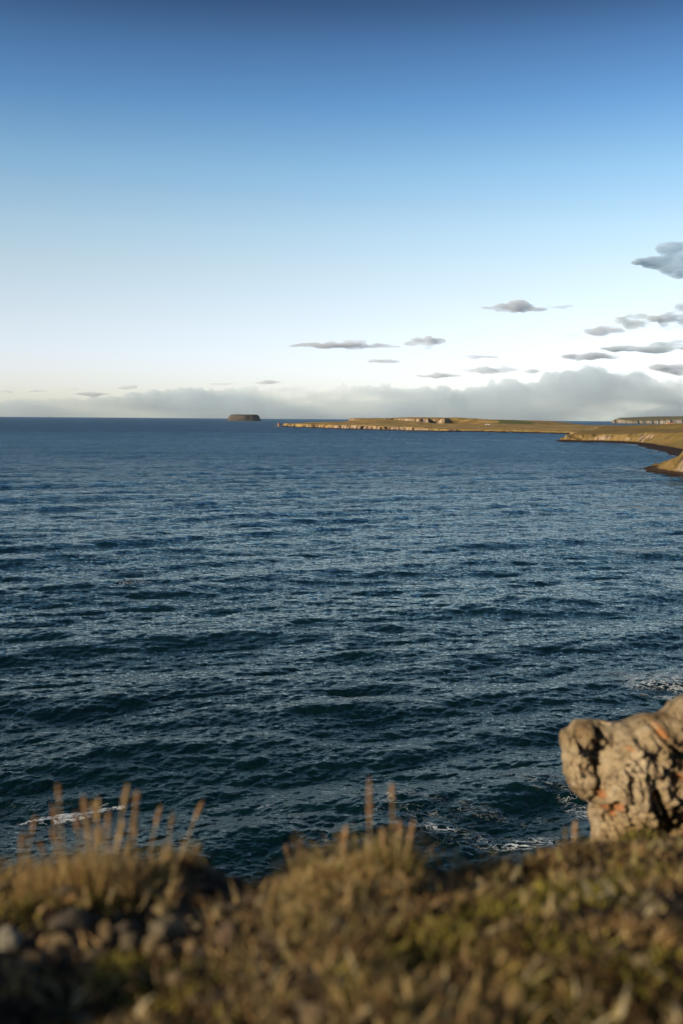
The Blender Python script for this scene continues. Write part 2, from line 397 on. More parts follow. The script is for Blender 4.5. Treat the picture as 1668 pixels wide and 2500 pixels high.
def sdf(poly, x, y):
    """signed distance, positive inland"""
    d = np.full(x.shape, 1e18); inside = np.zeros(x.shape, bool)
    n = len(poly)
    for i in range(n):
        ax, ay = poly[i]; bx, by = poly[(i + 1) % n]
        ex, ey = bx - ax, by - ay
        t = np.clip(((x - ax) * ex + (y - ay) * ey) / (ex * ex + ey * ey), 0, 1)
        d = np.minimum(d, (x - ax - t * ex) ** 2 + (y - ay - t * ey) ** 2)
        c = (ay > y) != (by > y)
        if ey: inside ^= c & (x < ex * (y - ay) / ey + ax)
    d = np.sqrt(d)
    return np.where(inside, d, -d)


def build_sea():
    H = CAM.z
    a1 = np.arange(R(30), 0.0030, -0.00052)
    a = np.concatenate([np.geomspace(R(75), R(30), 12)[:-1], a1, np.linspace(0.0029, 0.00137, 12)])
    r = H / np.tan(a)
    th = np.concatenate([np.linspace(-180, -30, 40)[:-1], np.linspace(-30, -22.5, 60)[:-1], np.linspace(-22.5, 22.5, 1500), np.linspace(22.5, 30, 60)[1:], np.linspace(30, 180, 40)[1:]]) * math.pi / 180
    rr, tt = np.meshgrid(r, th, indexing='ij')
    x = rr * np.sin(tt); y = rr * np.cos(tt)
    w = np.array([0.48, -0.88]); w /= np.hypot(*w)
    z = np.zeros_like(x); ox = np.zeros_like(x); oy = np.zeros_like(x)
    def rot(x, y, a): return x * math.cos(a) - y * math.sin(a), x * math.sin(a) + y * math.cos(a)
    gust = 1 + 0.35 * fbm(x / 90, y / 140, 3.0, 3)
    for (L, lmin, lmax, ws, spread, seed, rms, chop, maxr, ra) in (
            (1310, 11, 200, 7.5, 8, 1, 0.14, 1.2, 1e9, 0.0), (233, 1.8, 11, 8.5, 4.5, 2, 0.108, 1.3, 1e9, 0.14), (41, 0.28, 1.8, 8.5, 2.4, 5, 0.027, 1.1, 1000, -0.11)):
        Z, DX, DY = spectrum_tile(L, 1024, lmin, lmax, w, ws, spread, seed, rms)
        u, v = rot(x, y, ra)
        fade = 1 - sstep(maxr * .5, maxr, rr)
        near = fade * (gust if L < 1000 else 1)
        z += sample(Z, L, u, v) * near
        dx = sample(DX, L, u, v) * near * chop; dy = sample(DY, L, u, v) * near * chop
        dx, dy = rot(dx, dy, -ra); ox += dx; oy += dy
    # a few long swells rolling into the bay
    s = x * w[0] + y * w[1] + 5 * fbm(x / 70, y / 70, 1.0, 2)
    env = 0.5 + 0.5 * fbm(x / 60, y / 60, 8.0, 2)
    fd = 1 - sstep(900, 2500, rr)
    q1 = s * 2 * np.pi / 19.0; z += 0.50 * env * (np.sin(q1) - .22 * np.cos(2 * q1)) * fd
    w2 = np.array([0.38, -0.925]); s2 = x * w2[0] + y * w2[1] + 9 * fbm(x / 80, y / 80, 11.0, 2)
    z += 0.42 * (0.5 + 0.5 * fbm(x / 90, y / 70, 13.0, 2)) * (np.sin(s2 * 2 * np.pi / 33.0) - .2 * np.cos(s2 * 4 * np.pi / 33.0)) * fd
    foam = np.zeros_like(x)
    nz = fbm(x / 3.5, y / 3.5, 2.0, 3)
    for (fx, fy, hl, hw, ang, amt) in FOAM:
        dx = x - fx; dy = y - fy
        u = dx * math.cos(ang) + dy * math.sin(ang); v = -dx * math.sin(ang) + dy * math.cos(ang)
        q = (u / hl) ** 2 + ((v + 0.25 * hw * nz * 2) / hw) ** 2
        foam = np.maximum(foam, amt * np.clip(1.25 - q * 0.8, 0, 1) * (0.8 + 0.35 * nz))
    # surf along the shore
    m = (rr > 40) & (rr < 3600) & (tt > -0.12) & (tt < 0.6)
    sd = np.full(x.shape, -1e9); sd[m] = sdf(coast, x[m], y[m])
    shore = np.exp(-(np.abs(sd + 5) / (3.5 + rr * 0.0022)) ** 2) * (0.45 + 0.55 * fbm(x / 30, y / 30, 4., 3))
    foam = np.maximum(foam, shore * (rr < 3600) * (.12 + .98 * sstep(250, 450, rr)))
    # sparse flecks on the steepest small crests
    crest = np.clip((z - 0.42) * 2.2, 0, 0.5) * (fbm(x / 8, y / 8, 6., 2) > 0.25) * (rr < 700)
    foam = np.maximum(foam, crest)
    co = np.stack([x + ox, y + oy, z], -1).reshape(-1, 3)
    ob = np_mesh('sea', co, grid_quads(len(r), len(th)), mat_sea(), attrs={'foam': np.clip(foam, 0, 1.4).ravel()})
    tag(ob, kind='structure', label='dark blue sea with small choppy waves and long swells')


build_sea()

# ------------------------------------------------------------------ land round the bay
def idw(x, y, pts, p=3.2, soft=14.0):
    s = 0; t = 0
    for (cx, cy, cz) in pts:
        w = 1.0 / ((x - cx) ** 2 + (y - cy) ** 2 + soft ** 2) ** (p / 2)
        s = s + w * cz; t = t + w
    return s / t


def pt(px, py, d):
    p = at(px, py, d); return (p.x, p.y, p.z)


def build_land():
    r = np.concatenate([np.arange(40, 400, 7), np.arange(400, 460, 3), np.arange(460, 900, 2.2), np.arange(900, 1320, 2.6), np.arange(1320, 1760, 9), np.arange(1760, 2420, 2.6), np.arange(2420, 3480, 6.5)])
    th = np.concatenate([np.arange(-4.2, 21.5, 0.034), np.arange(21.5, 62, 0.3)]) * math.pi / 180
    rr, tt = np.meshgrid(r, th, indexing='ij'); x = rr * np.sin(tt); y = rr * np.cos(tt)
    s = sdf(coast, x, y)
    bw = np.clip(idw(x, y, [(*coast[i], w) for i, w in ((0, 3), (8, 3), (16, 5), (21, 5), (24, 9), (26, 17), (28, 19), (29, 18), (31, 5), (33, 3), (36, 4))], 3, 30), 2, 19)
    calm = 1 - .75 * sstep(7, 15, bw)
    s = s + 3.5 * (1 - sstep(600, 900, rr)) + 3 * (1 - sstep(1300, 1600, rr)) + calm * fbm(x / 38, y / 38, 1., 3) * 17 * np.clip(rr / 1500, .3, 1.2) + calm * fbm(x / 17, y / 17, 2., 3, ridge=True) * 9 * np.clip(rr / 1500, .4, 1)
    top = idw(x, y, [pt(705, 1036, 2870), pt(760, 1035, 2680), pt(830, 1037, 2450), pt(905, 1036, 2340), pt(950, 1039.5, 2260), pt(1000, 1041, 2110), pt(1060, 1043, 2100), pt(1090, 1046, 2050),
                     pt(1150, 1048, 2080), pt(1250, 1049, 2010), pt(1330, 1050, 1950), pt(1400, 1052, 1850), pt(760, 1033, 2960), pt(860, 1032.5, 2800), pt(950, 1023.5, 2950), pt(925, 1023, 2950), pt(895, 1026, 2900), pt(870, 1030, 2850), pt(970, 1027, 2900), pt(1000, 1031.5, 2850), pt(1016, 1035, 2800), pt(1080, 1036, 2800), pt(1016, 1035, 3100), pt(1080, 1036, 3150), pt(980, 1029, 3150),
                     pt(1050, 1035, 2800), pt(1120, 1036, 2900), pt(1200, 1038, 2900), pt(1300, 1037.5, 3000), pt(1400, 1037.5, 3150), pt(1500, 1038.5, 3200), pt(1600, 1039, 3200), pt(1200, 1043, 2400), pt(1350, 1044, 2400),
                     pt(1500, 1046, 2300), pt(1450, 1050, 1800), pt(1600, 1046, 2000), pt(1700, 1044, 2200), pt(1393, 1061, 1220), pt(1430, 1059, 1215), pt(1480, 1057, 1215), pt(1540, 1052, 1240), pt(1600, 1048, 1260), pt(1450, 1052, 1500),
                     pt(1600, 1040, 1400), pt(1640, 1036, 1350), pt(1668, 1033, 1320), pt(1720, 1028, 1300), pt(1640, 1056, 1060), pt(1668, 1062, 920), pt(1700, 1050, 950), pt(1760, 1030, 900), pt(1800, 1040, 700),
                     pt(1668, 1112, 515), pt(1640, 1128, 525), pt(1700, 1095, 530), pt(1760, 1060, 560), pt(1850, 1030, 480), (110, 250, 22), (160, 150, 27), (90, 80, 24), (300, 300, 34)])
    wbank = np.clip(idw(x, y, [(*coast[i], w) for i, w in ((0, 4), (4, 4), (8, 4), (11, 4), (14, 22), (16, 30), (18, 20), (20, 5), (21, 4), (22, 4), (23, 5), (24, 9), (25, 20), (27, 55), (29, 60), (30, 14), (31, 11), (32, 10), (33, 11), (34, 14), (37, 20))], 3, 40), 5, 60)
    gul = fbm(x / 26, y / 26, 7., 4, ridge=True)
    t = np.clip((s - bw) / wbank, 0, 1)
    prof = t ** 0.75 if False else sstep(-0.15, 1.0, t + 0.22 * gul * t * (1 - t) * 2) - sstep(-0.15, 1.0, 0) * (1 - t)
    z = np.where(s < 0, s * 0.25, 0) + np.clip(s / bw, 0, 1) * np.minimum(1.6, bw * .13) + prof * (top - 1.4)
    z += np.where(s > bw, 1, 0) * t * (fbm(x / 60, y / 60, 4., 4) * 1.1 * np.clip(rr / 1500, .35, 1) + fbm(x / 9, y / 9, 4., 3) * 0.35)
    z += 1.3 * gul * t * (1 - t) * 2 * np.clip(top / 14, .5, 1.5)
    olive = sstep(1900, 1500, y) * sstep(0, 8, z) if False else (1 - sstep(1500, 1900, y)) * sstep(330, 480, y)
    z = np.maximum(z, -4)
    co = np.stack([x, y, z], -1).reshape(-1, 3)
    keep = (s > -14)
    q = grid_quads(*x.shape, keep)
    beach = np.clip(0.55 + bw / 8, 0, 1)
    co, q, at_ = compact(co, q, {'olive': olive.ravel(), 'beach': beach.ravel(), 'field': np.zeros(x.size)})
    ob = np_mesh('coast', co, q, MAT_LAND, attrs=at_)
    tag(ob, kind='structure', label='golden brown grassland above low cliffs around the bay')
    return x, y, z


LX, LY, LZ = build_land()


def land_z(px, d):
    p = at(px, 1250, d)
    i = np.argmin((LX - p.x) ** 2 + (LY - p.y) ** 2)
    return Vector((p.x, p.y, float(LZ.flat[i])))


def build_hill():
    # the long flat-topped hill with a dark cliff face, behind the headland
    poly = [(at(px, 1250, d).x, d) for px, d in ((872, 3750), (905, 3600), (938, 3520), (960, 3560), (1000, 3430), (1020, 3410), (1043, 3420), (1046, 3470), (1083, 3400), (1086, 3560), (1110, 3700), (1180, 3640), (1300, 3560),
                                                  (1400, 3700), (1420, 4600), (1000, 5000), (850, 4300))]
    xs = np.arange(0, 1100, 3.0); ys = np.concatenate([np.arange(3380, 3800, 3.0), np.arange(3800, 5000, 14)])
    x, y = np.meshgrid(xs, ys)
    s = sdf(poly, x, y) + fbm(x / 14, y / 14, 1., 3, ridge=True) * 6 + 2
    top = idw(x, y, [pt(880, 1023.5, 3750), pt(905, 1023.5, 3700), pt(940, 1024, 3600), pt(975, 1022, 3600), pt(985, 1020.5, 3700), pt(1020, 1020.5, 3550), pt(1020, 1018.2, 3800), pt(1060, 1019, 3800), pt(1080, 1022, 3500), pt(1120, 1019, 3850), pt(1160, 1021, 3850), pt(1175, 1023.3, 3850),
                     pt(1200, 1025.3, 3850), pt(1240, 1027.6, 3800), pt(1300, 1031, 3700), pt(1130, 1031, 3700), pt(1380, 1034, 3750), pt(1000, 1021, 4400), pt(1300, 1031, 4400), pt(1150, 1023, 4400)], 3, 20)
    wb = np.clip(6 + sstep(at(1084, 1250, 3600).x, at(1110, 1250, 3600).x, x) * 120 + sstep(at(960, 1250, 3600).x, at(900, 1250, 3600).x, x) * 0, 5, 130)
    t = np.clip(s / wb, 0, 1); t = t * t * (3 - 2 * t)
    z = np.where(s < 0, -3, 0) + 4 + t * (top - 4) + fbm(x / 40, y / 40, 2., 4) * 0.8 * t
    fieldm = sstep(at(1150, 1250, 3700).x, at(1185, 1250, 3700).x, x) * (1 - sstep(at(1290, 1250, 3700).x, at(1320, 1250, 3700).x, x)) * sstep(-.1, .1, fbm(x / 90, y / 60, 5., 2) + .25)
    q = grid_quads(*x.shape, s > -12)
    co, q, a = compact(np.stack([x, y, z], -1).reshape(-1, 3), q, {'olive': np.zeros(x.size) + .25, 'beach': np.zeros(x.size), 'field': fieldm.ravel()})
    tag(np_mesh('hill', co, q, MAT_LAND, attrs=a), kind='structure', label='long low brown hill with a dark cliff face and a green field')


build_hill()


def build_far_cliffs():
    m = N('pale_cliff')
    g = m.n('NewGeometry'); mv = m.n('Mapping'); m.l(g.outputs['Position'], mv.inputs[0]); mv.inputs['Scale'].default_value = (1, 1, 0.25)
    r1 = m.noise(0.02, 6, 0.7, mv.outputs[0]); sp = m.n('SeparateXYZ'); m.l(g.outputs['Normal'], sp.inputs[0])
    rock = m.ramp(r1, [(0.3, (0.13, 0.12, 0.12)), (0.5, (0.27, 0.24, 0.22)), (0.7, (0.42, 0.38, 0.33))])
    col = m.mix(m.ramp(sp.outputs['Z'], [(0.55, 0), (0.8, 1)]), rock, (0.16, 0.14, 0.07))
    mat = m.done(col, 0.95, None, 0.1)
    X0 = at(1483, 1250, 7600).x
    xs = np.concatenate([np.arange(X0 - 30, X0 + 900, 7.0), np.arange(X0 + 900, X0 + 2600, 30)]); ys = np.concatenate([np.arange(7400, 8150, 9.0), np.arange(8150, 9500, 60)])
    x, y = np.meshgrid(xs, ys)
    u = (x - X0) / 578.0
    front = 7600 + 60 * fbm(x / 160, x * 0, 1., 3) + 26 * fbm(x / 34, x * 0 + 3, 2., 3, ridge=True)
    s = np.minimum(y - front, x - X0 - (y - 7600) * .30)
    hgt = np.interp(u, [0, .05, .16, .3, .55, .8, 1.0, 1.5, 3], [8, 22, 34, 31, 36, 43, 47, 60, 80])
    hgt = hgt - sstep(0.1, .35, u) * (1 - sstep(.9, 1.4, u)) * 10 * (1 - sstep(0, 350, y - front))
    t = sstep(0, 1, (s + 12 * fbm(x / 30, y / 30, 3., 3)) / 34)
    z = -3 + t * (hgt + 3) + fbm(x / 90, y / 90, 5., 3) * 3 * t
    q = grid_quads(*x.shape, s > -30)
    co, q, a = compact(np.stack([x, y, z], -1).reshape(-1, 3), q, {})
    tag(np_mesh('distant_cliffs', co, q, mat), kind='structure', label='pale grey sea cliffs far across the water')


build_far_cliffs()


def rock_form(name, mat, centre, outline, depth, res, jag, seed, attrs=None):
    """free-standing steep rock: outline = list of (height, half width left, half width right)"""
    hs = np.array([o[0] for o in outline]); l = np.array([o[1] for o in outline]); r_ = np.array([o[2] for o in outline])
    nz, na = res
    hh = np.linspace(0, 1, nz); zz = hs[0] + (hs[-1] - hs[0]) * hh
    A = np.linspace(0, 2 * np.pi, na, endpoint=False)
    Z, AA = np.meshgrid(zz, A, indexing='ij')
    L_ = np.interp(Z, hs, l); R_ = np.interp(Z, hs, r_)
    c = np.cos(AA); wx = np.where(c < 0, L_, R_)
    k = np.clip((L_ + R_) / (l[0] + r_[0]), 0, 1)
    X = c * wx; Y = np.sin(AA) * depth * k
    rad = 1 + jag * fbm(np.cos(AA) * 2.2 + seed, np.sin(AA) * 2.2, Z / (hs[-1] - hs[0]) * 1.2, 5, .6, ridge=True)
    X = X * rad; Y = Y * rad
    Z = Z + jag * 0.25 * (hs[-1] - hs[0]) * fbm(X / (l[0] + 1) * 3, Y / depth * 3, seed, 4) * (Z > hs[0])
    co = np.stack([X + centre[0], Y + centre[1], Z], -1).reshape(-1, 3)
    i = np.arange(nz * na).reshape(nz, na)
    j = np.roll(i, -1, 1)
    q = np.stack([i[:-1], j[:-1], j[1:], i[1:]], -1).reshape(-1, 4)
    topc = len(co); co = np.vstack([co, [[centre[0] + (r_[-1] - l[-1]) / 2, centre[1], co[i[-1], 2].mean()]]])
    k = i[-1]; cap = np.stack([k, np.roll(k, -1), np.full(na, topc), np.full(na, topc)], -1)
    me_faces = [tuple(f) for f in q.tolist()] + [(a, b, c_) for a, b, c_, _ in cap.tolist()]
    me = bpy.data.meshes.new(name); me.from_pydata(co.tolist(), [], me_faces)
    me.polygons.foreach_set('use_smooth', np.ones(len(me.polygons), bool)); me.update(); me.materials.append(mat)
    ob = bpy.data.objects.new(name, me); COL.objects.link(ob)
    return ob


# flat-topped island, seven kilometres out
m = N('island_rock')
g = m.n('NewGeometry'); sp_ = m.n('SeparateXYZ'); m.l(g.outputs['Normal'], sp_.inputs[0]); mvv = m.n('Mapping'); m.l(g.outputs['Position'], mvv.inputs[0]); mvv.inputs['Scale'].default_value = (.4, .4, 1.6)
colr = m.ramp(m.noise(0.05, 6, .65, mvv.outputs[0]), [(.35, (.045, .042, .042)), (.5, (.085, .074, .066)), (.68, (.15, .12, .095))])
m.done(m.mix(m.ramp(sp_.outputs['Z'], [(.5, 0), (.8, 1)]), colr, (.08, .077, .05)), .95, None, .1)
ic = at(591, 1250, 7000)
s7 = 7000 / 2431
isl = rock_form('island', m.m, (ic.x, 7100), [(-3, 43 * s7, 46 * s7), (3, 42 * s7, 45 * s7), (6, 40 * s7, 43 * s7), (12, 38 * s7, 41 * s7), (24, 35 * s7, 39 * s7), (34, 33 * s7, 38 * s7), (40, 31 * s7, 36 * s7), (44, 29 * s7, 35 * s7), (45.5, 22 * s7, 28 * s7)], 150, (22, 140), 0.05, 3)
tag(isl, 'dark flat topped rocky island alone on the horizon', 'island')

# sea stack off the headland tip
mstack = mat_flat('stack_rock', (0.24, 0.16, 0.105), 0.95, (0.09, 0.06, 0.045), 0.12)
p = at(681, 1250, 2850); s3 = 2850 / 2431
stk = rock_form('sea_stack', mstack, (p.x, 2850), [(-2, 5.2 * s3, 5.5 * s3), (1, 4.6 * s3, 5 * s3), (3, 3.8 * s3, 4.5 * s3), (6, 3.3 * s3, 3.8 * s3), (9, 2.6 * s3, 2.8 * s3), (11, 1.6 * s3, 1.4 * s3), (12.5, .7 * s3, .4 * s3)], 5, (14, 40), 0.22, 9)
tag(stk, 'small pointed sea stack standing off the headland tip', 'sea stack')
for (px, w, h, d, lab) in ((671, 5, 1.6, 2850, 'low dark skerry awash just left of the sea stack'), (693, 6, 1.5, 2860, 'low dark skerry between the sea stack and the headland')):
    p = at(px, 1250, d)
    o = rock_form('skerry', mstack, (p.x, d), [(-2, w, w), (0.3, w * .8, w * .8), (h, w * .3, w * .3)], 5, (6, 30), 0.25, px)
    tag(o, lab, 'rock')
mdark = mat_flat('wet_rock', (0.018, 0.014, 0.012), 0.6, (0.05, 0.036, 0.026), 0.5)
for (px, d, w, h, lab) in ((1655, 492, 5.0, 3.2, 'large black wave-washed rock under the near grassy point'), (1636, 500, 3.5, 1.8, 'black rock at the foot of the near grassy point, left of the large one'),
                           (1592, 522, 7.5, 0.9, 'flat dark reef running out from the near grassy point'), (1668, 478, 4.0, 1.6, 'dark rock awash nearest the frame edge below the grassy point')):
    p = at(px, 1250, d)
    o = rock_form('shore_rock', mdark, (p.x, d), [(-1.5, w, w), (0.3, w * .9, w * .9), (h * .6, w * .7, w * .6), (h, w * .3, w * .3)], min(w * .7, 4), (10, 40), 0.28, px * 0.37)
    tag(o, lab, 'rock', 'dark rocks at the near point')


# ------------------------------------------------------------------ small built things
def box_bm(bm, x0, x1, y0, y1, z0, z1):
    v = [bm.verts.new(c) for c in ((x0, y0, z0), (x1, y0, z0), (x1, y1, z0), (x0, y1, z0), (x0, y0, z1), (x1, y0, z1), (x1, y1, z1), (x0, y1, z1))]
    for f in ((0, 3, 2, 1), (4, 5, 6, 7), (0, 1, 5, 4), (1, 2, 6, 5), (2, 3, 7, 6), (3, 0, 4, 7)): bm.faces.new([v[i] for i in f])


def bm_obj(name, bm, mat, parent=None, smooth=False):
    me = bpy.data.meshes.new(name); bmesh.ops.recalc_face_normals(bm, faces=bm.faces); bm.to_mesh(me); bm.free()
    for p_ in me.polygons: p_.use_smooth = smooth
    me.materials.append(mat); o = bpy.data.objects.new(name, me); COL.objects.link(o)
    if parent: o.parent = parent
    return o


M_WHITE = mat_flat('white_wall', (0.72, 0.69, 0.64)); M_ROOF = mat_flat('orange_roof', (0.55, 0.22, 0.12)); M_GREY = mat_flat('grey_roof', (0.30, 0.27, 0.24)); M_WIN = mat_flat('window_glass', (0.03, 0.035, 0.04), 0.2); M_POLE = mat_flat('pale_pole', (0.6, 0.6, 0.58))


def house(name, loc, w, d, h, rh, roof, label, cat='house', group=None):
    t = empty(name, loc); tag(t, label, cat, group)
    bm = bmesh.new(); box_bm(bm, -w / 2, w / 2, -d / 2, d / 2, -1, h); 
    # gables
    for sx in (-1, 1):
        x0, x1 = sx * w / 2, sx * (w / 2 - 0.25)
        v = [bm.verts.new(c) for c in ((x0, -d / 2, h), (x0, d / 2, h), (x0, 0, h + rh * .97), (x1, -d / 2, h), (x1, d / 2, h), (x1, 0, h + rh * .97))]
        for f in ((0, 1, 2), (5, 4, 3), (0, 2, 5, 3), (1, 4, 5, 2), (0, 3, 4, 1)): bm.faces.new([v[i] for i in f])
    bm_obj('wall', bm, M_WHITE, t)
    bm = bmesh.new()
    prof = [(-d / 2 - .4, h - .1), (0, h + rh), (d / 2 + .4, h - .1), (d / 2 + .4, h + .1), (0, h + rh + .25), (-d / 2 - .4, h + .1)]
    a = [bm.verts.new((-w / 2 - .4, y, z)) for y, z in prof]; b = [bm.verts.new((w / 2 + .4, y, z)) for y, z in prof]
    bm.faces.new([a[i] for i in (0, 1, 4, 5)]); bm.faces.new([a[i] for i in (1, 2, 3, 4)]); bm.faces.new([b[i] for i in (5, 4, 1, 0)]); bm.faces.new([b[i] for i in (4, 3, 2, 1)])
    for i in range(6): bm.faces.new([a[i], b[i], b[(i + 1) % 6], a[(i + 1) % 6]])
    bm_obj('roof', bm, roof, t)
    n = max(1, int(w // 4))
    for i in range(n):
        cx = -w / 2 + w * (i + .5) / n
        bm = bmesh.new(); box_bm(bm, cx - .6, cx + .6, -d / 2 - .05, -d / 2 + .02, h * .35, h * .8); bm_obj('window', bm, M_WIN, t)
    return t


house('farmhouse', land_z(1627, 1360) + Vector((0, 0, -.2)), 8.5, 6, 1.8, 1.1, M_ROOF, 'long white house with orange roof above the right bay slope')
house('barn', land_z(1186, 2700) + Vector((0, 0, -.2)), 12, 6, 2.4, 1.5, M_GREY, 'lone white barn on the flat land below the green field', 'barn')
for (px, d, w, lab) in ((1548, 2300, 4, 'largest pale hut, left of the huts cluster on the plain'), (1555, 2320, 3.2, 'pale hut in the middle of the huts cluster on the plain'), (1561, 2330, 3.5, 'pale hut at the right of the huts cluster on the plain')):
    house('hut', land_z(px, d) + Vector((0, 0, -.2)), w, 3, 1.9, 1.0, M_GREY, lab, 'hut', 'huts clustered on the plain')
for i, (px, top, lab) in enumerate(((1597, 1027, 'pale pole standing alone, leftmost of the row of poles'), (1605, 1030, 'short pale pole, second from the left of the row'), (1609, 1028, 'pale pole, third from the left of the row'),
                                    (1615, 1027.5, 'pale pole nearest the white house with orange roof'))):
    b = land_z(px, 1370); zt = at(px, top, b.y).z
    t = empty('utility_pole', b); tag(t, lab, 'pole', 'row of poles beside the white house')
    bm = bmesh.new(); bmesh.ops.create_cone(bm, segments=8, radius1=.32, radius2=.2, depth=zt - b.z + 1, cap_ends=True, matrix=Matrix.Translation((0, 0, (zt - b.z - 1) / 2))); bm_obj('pole', bm, M_POLE, t)
    bm = bmesh.new(); box_bm(bm, -.7, .7, -.08, .08, zt - b.z - 1.0, zt - b.z - .8); bm_obj('crossarm', bm, M_POLE, t)
# sailing vessel
b = at(1468, 1250, 9000); b = Vector((b.x, 9000, 0.0))
t = empty('sailing_ship', b); tag(t, 'tiny dark two masted sailing ship on the far horizon', 'ship')
bm = bmesh.new()
rows = [(-13, 1.4, 3.4), (-8, 2.8, 3.0), (0, 3.2, 2.8), (8, 2.4, 3.2), (14, 0.2, 4.2)]
vs = []
for (x_, hw, z_) in rows: vs.append([bm.verts.new((x_ * .92, -hw * .6, -.8)), bm.verts.new((x_, -hw, z_)), bm.verts.new((x_, hw, z_)), bm.verts.new((x_ * .92, hw * .6, -.8))])
for a_, b_ in zip(vs[:-1], vs[1:]):
    for i in range(4): bm.faces.new([a_[i], a_[(i + 1) % 4], b_[(i + 1) % 4], b_[i]])
bm.faces.new(vs[0]); bm.faces.new(list(reversed(vs[-1])))
bm_obj('hull', bm, mat_flat('dark_hull', (.03, .035, .05)), t)
for x_ in (-4, 5):
    bm = bmesh.new(); bmesh.ops.create_cone(bm, segments=8, radius1=.5, radius2=.3, depth=21, cap_ends=True, matrix=Matrix.Translation((x_, 0, 13))); bm_obj('mast', bm, M_POLE, t)

# ------------------------------------------------------------------ foreground cliff top
EDGE = [(-700, 2140), (0, 2125), (100, 2112), (300, 2105), (450, 2095), (520, 2100), (600, 2115), (680, 2118), (740, 2098), (850, 2072), (950, 2058), (1010, 2066), (1060, 2098), (1180, 2106), (1300, 2100), (1360, 2066), (1450, 2048), (1560, 2042), (1668, 2036), (2200, 2000)]


def edge_y(x):
    ex, ey = [], []
    for px, py in EDGE:
        v = at(px, py, 1.0) - CAM
        yy = .66 / (-v.z - .215); ex.append(v.x * yy); ey.append(yy)
    return np.interp(x, ex, ey)


def ground(x, y, fine=True):
    ye = edge_y(np.clip(x, -3, 3))
    far = np.hypot(x, y)
    ye = ye + np.where(np.abs(x) > 3, (np.abs(x) - 3) * -0.05, 0) + np.where(x > 3, (x - 3) * 0.5, 0) + fbm(x / 6, y * 0, 3., 3) * np.clip(far - 4, 0, 3)
    drop = .66 + .215 * y
    drop = np.where(y < 0, .66 + .10 * y, drop)
    z = 26 - drop + 0.03 * fbm(x / .5, y / .5, 1., 3) + .028 * fbm(x / .16, y / .16, 6., 2) * (y > .5)
    z = z + 0.07 * np.exp(-((x - .75) ** 2 / .15 + (y - 1.9) ** 2 / .25)) * 1.0 + 0.05 * np.exp(-((x - .08) ** 2 / .04 + (y - 2.3) ** 2 / .3))
    z = z - 0.05 * np.exp(-((x + .25) ** 2 / .03 + (y - 2.45) ** 2 / .05)) 
    z = z + 0.55 * np.exp(-((x + 2.7) ** 2 + (y - .05) ** 2) / .40)      # unseen mound added at left to cast shade over the near turf
    if fine: z = z + 0.012 * fbm(x / .09, y / .09, 2., 3)
    s = y - ye
    e = np.clip(s, -0.25, 0)
    z = z - (e + .25) ** 2 * 0.25
    z = z - np.where(s > 0, s * 1.9 + 0.5 * (1 - np.exp(-s * 3)) + .12 * s * fbm(x / 1.5, y / 1.5, 5., 3), 0)
    return np.maximum(z, -5)


def grade(lo, hi, step, far, n):
    a = np.arange(lo, hi, step)
    g = np.geomspace(step, far, n)
    return np.concatenate([(lo - np.cumsum(g))[::-1], a, hi + np.cumsum(g)])


xs = grade(-1.5, 1.9, .014, 14, 34); ys = np.concatenate([(0.9 - np.cumsum(np.geomspace(.014, 14, 34)))[::-1], np.arange(.9, 3.6, .014), 3.6 + np.cumsum(np.geomspace(.014, 3, 26))])
gx, gy = np.meshgrid(xs, ys)
gz = ground(gx, gy)
bare = np.exp(-((gx + .30) ** 2 / .012 + (gy - 2.52) ** 2 / .02))
ob = np_mesh('cliff_top', np.stack([gx, gy, gz], -1).reshape(-1, 3), grid_quads(*gx.shape), mat_soil(), attrs={'bare': np.clip(bare.ravel() * 1.3, 0, 1)})
tag(ob, kind='structure', label='earthy clifftop ground falling away at the edge')


def on_ground(px, py):
    v = at(px, py, 1.0) - CAM
    d = np.arange(1.2, 4.5, .01)
    z = CAM.z + v.z * d; g_ = ground(v.x * d, d, False)
    i = np.argmax(z <= g_)
    if z[i] > g_[i]: i = 200
    return v.x * d[i], d[i], float(g_[i])


# blades: ribbons bent along their length, gathered into one mesh
def blades(base, height, lean, width, tint, seg=3, azimuth=None, seed=0, curl=0.5):
    rng = np.random.default_rng(seed); n = len(base)
    az = rng.uniform(0, 2 * np.pi, n) if azimuth is None else azimuth
    t = np.linspace(0, 1, seg + 1)[None, :, None]
    d = np.stack([np.cos(az), np.sin(az), np.zeros(n)], -1)[:, None, :]
    up = np.array([0, 0, 1.0])[None, None, :]
    h = height[:, None, None]; L = lean[:, None, None]
    c = base[:, None, :] + up * h * (t - 0.35 * curl * L * t ** 2) + d * h * L * (0.4 * t + 0.6 * t ** 2)
    fa = rng.uniform(0, np.pi, n); s = np.stack([np.cos(fa), np.sin(fa), np.zeros(n)], -1)[:, None, :]
    w = width[:, None, None] * (1 - t ** 2 * .93) * .5
    a = c - s * w; b = c + s * w
    co = np.stack([a, b], 2).reshape(-1, 3)
    k = (seg + 1) * 2
    j = np.arange(seg)[:, None] * 2 + np.array([0, 1, 3, 2])[None, :]
    q = (np.arange(n)[:, None, None] * k + j[None]).reshape(-1, 4)
    col = np.repeat(tint, k, 0)
    return co, q, col


M_BLADE = mat_attr('dry_grass', .7, 60, .35, .2, 0, True)
M_LEAF = mat_attr('moss', .85, 60, .4, .1, 0, True)
TAN = np.array([[.52, .37, .15], [.60, .46, .22], [.42, .29, .11], [.40, .33, .11], [.46, .28, .12]])
OLIVE = np.array([[.17, .15, .032], [.24, .20, .042], [.12, .11, .03], [.28, .24, .055]])
BROWN = np.array([[.28, .165, .07], [.42, .28, .125], [.13, .08, .038], [.52, .38, .20], [.27, .175, .07]])


